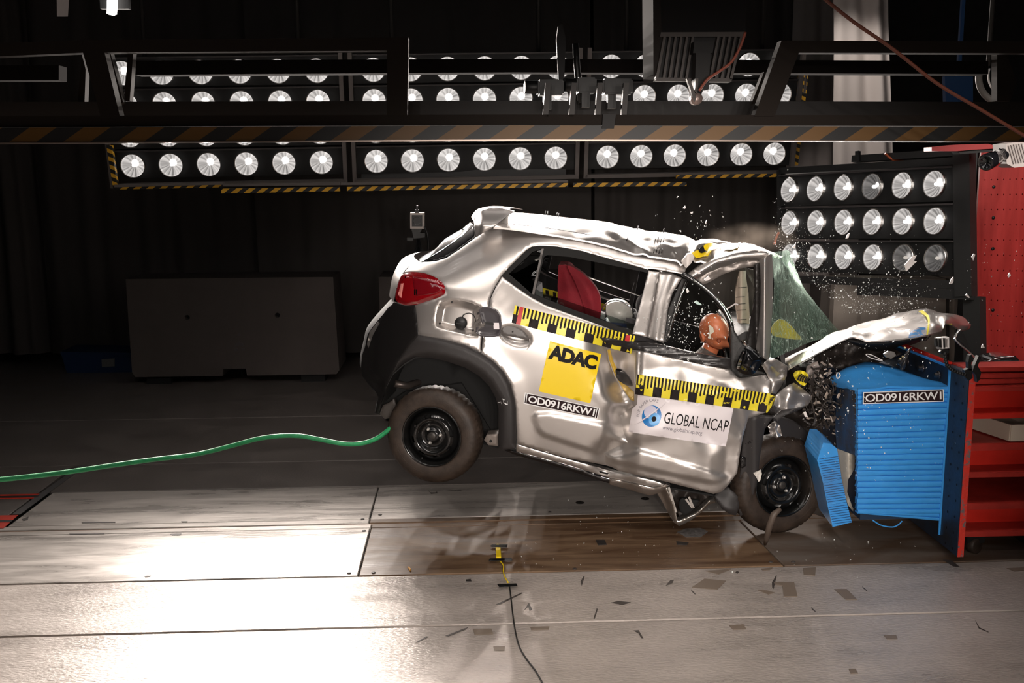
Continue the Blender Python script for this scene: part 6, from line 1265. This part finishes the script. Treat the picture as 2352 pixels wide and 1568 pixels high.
MB().bbox((xr, Yr - .035, PY(2250, 870, Yr).z), (xr + .04, Yr + .02, PY(2250, 850, Yr).z), .006).build('corner_lug', red, rf)
cz = .045; cx0 = PZ(2268, 1268, .05); MB().lathe([(.001, .025), (.035, .025), (.045, .02), (.045, -.02), (.035, -.025), (.001, -.025)], (cx0.x - .01, Yr + .1, .045), (.5, -1, 0), 24).build('castor_wheel', rubber, rf)
MB().bbox((cx0.x - .06, Yr + .08, .06), (cx0.x + .04, Yr + .2, PY(2300, 1222, Yr).z), .004).build('castor_fork', camb, rf)
MB().box((xe - .3, Yr + .2, 0), (xe - .2, Yr + .9, PY(2300, 1222, Yr).z)).build('rear_leg', matt, rf)
tr = thing('storage_tray', 'cream plastic tray lying on the red frame ledge at the right edge', 'tray', PY(2330, 1016, Yr + .1)); crm2 = mat('tray_cream', (.62, .52, .42), .5)
ta, tb = Vector(PY(2280, 1012, Yr + .5)), Vector(PY(2338, 1014, Yr - .02)); zt0 = PY(2300, 1014, Yr - .02).z + .002
poly = [(xr + .12, Yr + .55, zt0), (xr + .26, Yr - .02, zt0), (xe - .3, Yr - .02, zt0), (xe - .3, Yr + .55, zt0)]
MB().prism(poly, (0, 0, .008)).build('tray_floor', crm2, tr)
for p, q in zip(poly, poly[1:] + poly[:1]): MB().bar(Vector(p) + Vector((0, 0, .045)), Vector(q) + Vector((0, 0, .045)), .012, .088).build('tray_side', crm2, tr)
# headlamp lying on top of the frame
hl2 = thing('broken_headlamp', 'glossy car headlamp lying on top of the red frame at the right', 'headlamp', PY(2300, 843, Yr + .3)); Yh = Yr + .3
hp = crom([(2256, 842), (2262, 832), (2280, 822), (2305, 817), (2330, 818), (2340, 826), (2345, 843)], 3)
sheet('headlamp_lens', hp, lambda q, bd: np.array([PY(x, y, Yh + .05 - .05 * min(1, max(0, s_) / 12)) for (x, y), s_ in zip(q, sdin(q[:, 0], q[:, 1], hp))]), mat('headlamp_glass', (.05, .04, .04), .08, .3, coat=1), hl2, step=4, thick=.12, norm=(0, 1, 0))
MB().tube([PY(x, y, Yh - .01) for x, y in crom([(2258, 834), (2280, 826), (2305, 821), (2332, 819)], 4)], .006, 8).build('headlamp_trim', chrome, hl2)
for k in range(5): MB().bar(PY(2282 + k * 5, 839, Yh - .012), PY(2285 + k * 5, 831, Yh - .012), .008, .004).build('reflector_rib', chrome, hl2)
# action camera on a jointed arm clamped to the plate
ac = thing('action_camera', 'small boxy action camera on a black jointed arm clamped to the steel plate', 'camera', P(2235, 860, 5.2)); dA = 5.18
def q2(x, y, dd=0): return P(x, y, dA + dd)
mb = MB(); pprism(mb, [(2154, 776), (2180, 774), (2181, 800), (2156, 802)], q2(2165, 790).y, .03); mb.build('camera_body', mat('camera_shell', (.35, .33, .32), .3, .5), ac)
mb = MB(); pprism(mb, [(2149, 777), (2154, 777), (2156, 796), (2150, 796)], q2(2165, 790).y + .004, .02); pprism(mb, [(2157, 779), (2162, 779), (2163, 798), (2157, 797)], q2(2165, 790).y - .006, .006); pprism(mb, [(2167, 778), (2170, 778), (2171, 798), (2168, 798)], q2(2165, 790).y - .006, .006); mb.build('camera_lens_side', camb, ac)
mb = MB(); pprism(mb, [(2163, 776), (2166, 776), (2167, 801), (2164, 801)], q2(2165, 790).y - .008, .008); pprism(mb, [(2171, 776), (2180, 775), (2180, 799), (2172, 800), (2174, 797), (2177, 797), (2177, 778), (2174, 779)], q2(2165, 790).y - .008, .008); mb.build('camera_frame', mat('frame_pale', (.75, .72, .70), .35), ac)
mb = MB(); pprism(mb, [(2164, 802), (2178, 802), (2180, 808), (2176, 814), (2162, 812), (2159, 808)], q2(2165, 790).y, .02); mb.build('camera_mount', camb, ac)
arm = crom([(2170, 812), (2172, 826), (2175, 838), (2183, 846), (2193, 852), (2205, 857), (2216, 860)], 1)
for x, y in resample(arm, 6.5): MB().ball(q2(x, y), .0105, 8).build('arm_joint', camb, ac)
mb = MB(); pprism(mb, [(2216, 850), (2226, 846), (2232, 848), (2234, 868), (2226, 874), (2218, 868)], q2(2225, 860).y, .03); mb.build('clamp_body', camb, ac)
mb = MB(); pprism(mb, [(2227, 816), (2232, 814), (2233, 820), (2231, 836), (2233, 850), (2225, 850), (2224, 832)], q2(2225, 860).y, .03); mb.build('clamp_jaw', camb, ac)
mb = MB(); pprism(mb, [(2248, 817), (2254, 820), (2246, 840), (2254, 855), (2250, 872), (2245, 878), (2242, 862), (2234, 852), (2238, 840)], q2(2225, 860).y, .03); mb.build('clamp_jaw', camb, ac)
# torn trim hanging from the bonnet tip
tt = thing('torn_bumper_trim', 'dark torn plastic trim with a bright edge hanging below the bonnet tip', 'trim piece', P(2220, 790, 5.5)); dT = 5.45
mb = MB(); mb.prism([P(x, y, dT) for x, y in ((2206, 756), (2216, 770), (2224, 792), (2236, 815), (2225, 802), (2204, 782), (2194, 775), (2197, 770))], (0, .02, 0)); mb.build('dark_flap', matt, tt)
MB().tube([P(x, y, dT - .02) for x, y in crom([(2192, 776), (2205, 790), (2222, 804), (2238, 818), (2242, 826)], 3)], .007, 6).build('bright_edge', steel, tt)
MB().tube([P(x, y, dT - .02) for x, y in crom([(2207, 757), (2200, 764), (2196, 774)], 3)], .003, 6).build('bright_wire', steel, tt)
tag(MB().tube([P(x, y, 5.7) for x, y in ((2137, 770), (2126, 782), (2113, 780), (2112, 774))], .004, 6).build('bent_rod', camb), 'thin bent black rod under the bonnet edge', 'rod')
# small loose things flying above the block
rnd = random.Random(9)
def flyer(name, label, cat, poly, d, m, th=.01, group=None):
    return tag(MB().prism([P(x, y, d) for x, y in poly], (0, th, 0)).build(name, m), label, cat, group)
junkc = mat('fly_black', (.02, .018, .018), .35); pale = mat('fly_pale', (.8, .75, .72), .35)
lamp_ = flyer('broken_connector', 'silver and black broken connector flying over the blue block top', 'debris', [(2029, 813), (2040, 806), (2054, 808), (2058, 816), (2047, 824), (2034, 820)], 5.6, mat('fly_steel', (.5, .48, .46), .25, .9))
o = thing('loose_plug', 'black spiky broken plug and wires above the backing plate', 'debris', P(2078, 825, 5.6))
for p, q, r_ in (((2066, 838), (2092, 800), .012), ((2072, 845), (2084, 815), .016), ((2080, 812), (2096, 797), .006), ((2062, 825), (2080, 830), .01), ((2070, 850), (2076, 838), .012)): MB().tube([P(*p, 5.6), P(*q, 5.6)], [r_, r_ * .5], 8).build('spike', junkc, o)
for x, y in ((2079, 799), (2068, 824), (2074, 819)): MB().ball(P(x, y, 5.57), .007, 6).build('pin', mat('pin_brass', (.7, .55, .3), .3, .8), o)
tag(MB().tube([P(x, y, 5.55) for x, y in crom([(1990, 816), (2003, 823), (2027, 828), (2018, 823), (2002, 815), (1990, 813), (1990, 816)], 3)], .0025, 6).build('wire_loop', pale), 'thin white wire loop above the crushed blue top', 'wire')
tag(MB().tube([P(x, y, 5.5) for x, y in crom([(1924, 855), (1921, 862), (1924, 869), (1930, 862), (1926, 855)], 3)], .003, 6).build('clip_ring', pale), 'small white ring clip over the blue cover', 'clip')
SH = [((2082, 623), (2078, 608), (2094, 590), (2106, 586), (2098, 600), (2106, 600)), 'white jagged shard in front of the unlit lower lamps', ((1943, 548), (1947, 538), (1952, 535), (1949, 546)), 'thin pale shard by the second lamp row', ((2181, 651), (2184, 642), (2190, 636), (2190, 648), (2186, 652)), 'white shard below the corner of the right lamp bank',
      ((2217, 678), (2221, 674), (2228, 683), (2225, 684)), 'pale sliver at the left edge of the red wall', ((2232, 590), (2236, 583), (2240, 584), (2236, 598)), 'small pale shard high on the red wall', ((2315, 632), (2319, 626), (2322, 632), (2317, 637)), 'diamond shaped grey shard in front of the red wall',
      ((2255, 795), (2258, 790), (2262, 799), (2254, 799)), 'white triangular chip above the red frame', ((1819, 568), (1825, 562), (1828, 557), (1827, 570)), 'pale scrap in front of the lower left lamp', ((1595, 620), (1604, 622), (1611, 628), (1605, 629), (1596, 625)), 'glass lump under the roof kink',
      ((1617, 641), (1624, 637), (1627, 633), (1632, 640), (1626, 644), (1620, 645)), 'white shard inside the front window near its top', ((1594, 694), (1600, 690), (1612, 699), (1611, 701), (1600, 698)), 'mint green glass lump in the front window', ((1569, 478), (1574, 472), (1575, 478), (1572, 480)), 'topmost bright glass chip above the roof',
      ((1586, 487), (1592, 486), (1591, 490), (1587, 491)), 'second bright glass chip above the roof', ((1576, 664), (1580, 662), (1583, 670), (1578, 673)), 'glass lump beside the black door seal', ((1620, 512), (1623, 505), (1622, 515)), 'upright glass sliver above the roof',
      ((1845, 947), (1851, 945), (1856, 958), (1849, 957)), 'white square chip above the front wheel', ((1757, 1226), (1763, 1225), (1766, 1229), (1760, 1230)), 'white chip on the floor by the front wheel', ((2209, 952), (2216, 952), (2216, 954), (2209, 954)), 'white splinter in front of the dark steel plate', ((936, 1303), (940, 1303), (944, 1308), (941, 1311)), 'small orange chip on the brown floor plate']
for i in range(0, len(SH), 2):
    nm, dd = ('glass_shard', 5.35); m_ = pale if i != 20 else mat('shard_green', (.55, .72, .66), .2)
    if 'orange' in SH[i + 1]: m_ = mat('chip_orange', (.8, .4, .08), .5)
    y = SH[i][0][1]
    if 'floor' in SH[i + 1]:
        q = [PZ(px__, py__, .003) for px__, py__ in SH[i]]; tag(MB().prism(q, (0, 0, .006)).build(nm, m_), SH[i + 1], 'shard', 'loose shards'); continue
    if 'red wall' in SH[i + 1] or 'lamp' in SH[i + 1]: dd = 5.9
    flyer(nm, SH[i + 1], 'shard', SH[i], dd, m_, .006, 'loose shards')
# spray of tiny glass
def spray(name, label, n, fn, szs, m, seed):
    rnd = random.Random(seed); V = []; Fs = []
    while len(V) < n * 4:
        g_ = fn(rnd)
        if g_ is None: continue
        x, y, d = g_; c = P(x, y, d); s_ = rnd.choice(szs) * rnd.uniform(.6, 1.3); k = len(V)
        for a in range(4): V.append(c + Vector((rnd.uniform(-1, 1), rnd.uniform(-1, 1), rnd.uniform(-1, 1) * 1.2)) * s_)
        Fs += [(k, k + 1, k + 2), (k, k + 2, k + 3), (k, k + 3, k + 1), (k + 1, k + 3, k + 2)]
    return tag(mobj(name, V, Fs, m), label, 'glass debris', kind='stuff')
gl_ = mat('glass_crumbs', (.85, .88, .86), .2, spec=.8)
def f1(r):
    t = r.random(); x = 1780 + 330 * t + r.gauss(0, 35); yl = 560 + (x - 1780) * .95 if x < 1940 else 715; y = yl - abs(r.gauss(0, 60)) + 6
    return (x, y, r.uniform(5.5, 6.4)) if y > 380 and x > 1775 else None
spray('glass_spray', 'fine spray of glass crumbs bursting from the windscreen', 1500, f1, (.002, .0022, .003, .0045), gl_, 1)
spray('glass_spray', 'glass crumbs falling inside the front door window', 320, lambda r: (r.gauss(1575, 45), r.gauss(745, 42), r.uniform(5.35, 5.6)), (.003, .004, .006), gl_, 2)
spray('glass_spray', 'bright glass chips flying over the roof kink', 55, lambda r: (r.gauss(1600, 45), r.gauss(520, 32), r.uniform(5.6, 6.0)), (.003, .005, .007), gl_, 3)
spray('glass_spray', 'pale crumbs flying around the crushed engine bay and block', 420, lambda r: (r.gauss(1960, 90), r.gauss(900, 110), r.uniform(5.1, 5.3)), (.002, .003, .005), gl_, 4)
spray('glass_spray', 'pale flecks drifting in front of the red wall', 45, lambda r: (r.uniform(2215, 2350), r.uniform(560, 800), r.uniform(5.4, 6.5)), (.003, .004), gl_, 5)
def f6(r):
    x, y = r.uniform(1150, 2000), r.uniform(1140, 1330); p = PZ(x, y, .004); return (x, y, (p - CAM).dot(MROT @ Vector((0, 0, -1))))
spray('glass_spray', 'tiny crumbs scattered on the floor plates under the car', 130, f6, (.003, .004), gl_, 6)
# ------------------------------------------------------------------ green hose, floor sensor and cable
hose = crom([(-60, 1106), (0, 1101), (60, 1095), (160, 1083), (260, 1068), (360, 1054), (450, 1043), (530, 1024), (590, 1008), (640, 1001), (690, 1001), (740, 1010), (790, 1019), (830, 1018), (862, 1008), (885, 993), (905, 975)], 6)
Yho = lambda x: 6.2 + .0002 * x
zs = []
tag(MB().tube([PY(x, y, 5.9) if x > 500 else PY(x, y, 5.9 - (500 - x) * .0012) for x, y in hose], .0135, 12).build('green_hose', mat('hose_green', (.03, .42, .15), .4, var=.35, vscale=18, bump=.2)), 'long bright green hose trailing from the rear wheel to the left edge', 'hose')
sn = thing('floor_sensor', 'yellow strip sensor held to the floor by black tape with a thin cable', 'sensor', PZ(1145, 1268))
MB().prism([PZ(x, y, .002) for x, y in ((1138, 1255), (1143, 1252), (1149, 1255), (1151, 1282), (1140, 1282))], (0, 0, .01)).build('sensor_strip', yellow, sn)
tpm = mat('tape_gloss', (.012, .012, .012), .2)
for q in ([(1126, 1254), (1130, 1251), (1166, 1251), (1164, 1257), (1130, 1256)], [(1125, 1283), (1175, 1282), (1177, 1287), (1123, 1288)], [(1142, 1342), (1186, 1340), (1189, 1346), (1147, 1348)]): MB().prism([PZ(x, y, .012) for x, y in q], (0, 0, .002)).build('tape_strip', tpm, sn)
MB().tube([PZ(x, y, .006) for x, y in crom([(1147, 1286), (1156, 1298), (1156, 1312), (1160, 1325), (1167, 1337)], 5)], .0035, 6).build('yellow_lead', yellow, sn)
MB().tube([PZ(x, y, .005) for x, y in crom([(1170, 1343), (1174, 1375), (1178, 1410), (1183, 1445), (1190, 1475), (1198, 1495), (1213, 1518), (1230, 1540), (1246, 1568), (1262, 1600)], 5)], .0035, 6).build('cable', camb, sn)
# ------------------------------------------------------------------ dust
def dust(name, label, c, r, dens, col, sc=6, seed=0):
    m = bpy.data.materials.new(name); m.use_nodes = True; nt = m.node_tree; nt.nodes.clear(); N = nt.nodes.new; L = nt.links.new; out = N('ShaderNodeOutputMaterial'); v = N('ShaderNodeVolumePrincipled'); v.inputs['Color'].default_value = (*col, 1)
    tc = N('ShaderNodeTexCoord'); nz = N('ShaderNodeTexNoise'); nz.inputs['Scale'].default_value = sc; nz.inputs['Detail'].default_value = 4; L(tc.outputs['Object'], nz.inputs[0])
    mp = N('ShaderNodeMapping'); mp.inputs['Scale'].default_value = tuple(1 / q for q in r); L(tc.outputs['Object'], mp.inputs[0]); ln = N('ShaderNodeVectorMath'); ln.operation = 'LENGTH'; L(mp.outputs[0], ln.inputs[0])
    fo = N('ShaderNodeMapRange'); fo.inputs[1].default_value = .95; fo.inputs[2].default_value = .2; fo.inputs[3].default_value = 0; fo.inputs[4].default_value = 1; L(ln.outputs['Value'], fo.inputs[0])
    mr_ = N('ShaderNodeMapRange'); mr_.inputs[1].default_value = .42; mr_.inputs[2].default_value = .68; mr_.inputs[3].default_value = 0; mr_.inputs[4].default_value = dens; L(nz.outputs[0], mr_.inputs[0])
    mu = N('ShaderNodeMath'); mu.operation = 'MULTIPLY'; L(fo.outputs[0], mu.inputs[0]); L(mr_.outputs[0], mu.inputs[1]); L(mu.outputs[0], v.inputs['Density']); L(v.outputs[0], out.inputs['Volume'])
    mb = MB(); mb.ball((0, 0, 0), 1, 10, r); o = mobj(name, [v_ + Vector(c) for v_ in mb.V], mb.F, m, None, True, org=Vector(c)); return tag(o, label, 'dust', kind='stuff')
dust('dust_cloud', 'thin brown puff of dust over the windscreen corner', P(1722, 548, 6.0), (.30, .25, .11), 1.5, (.9, .75, .62))
dust('dust_cloud', 'brown dust rolling around the crushed wing and front wheel', P(1915, 1075, 5.25), (.22, .1, .45), 2.0, (.55, .42, .33), 4)
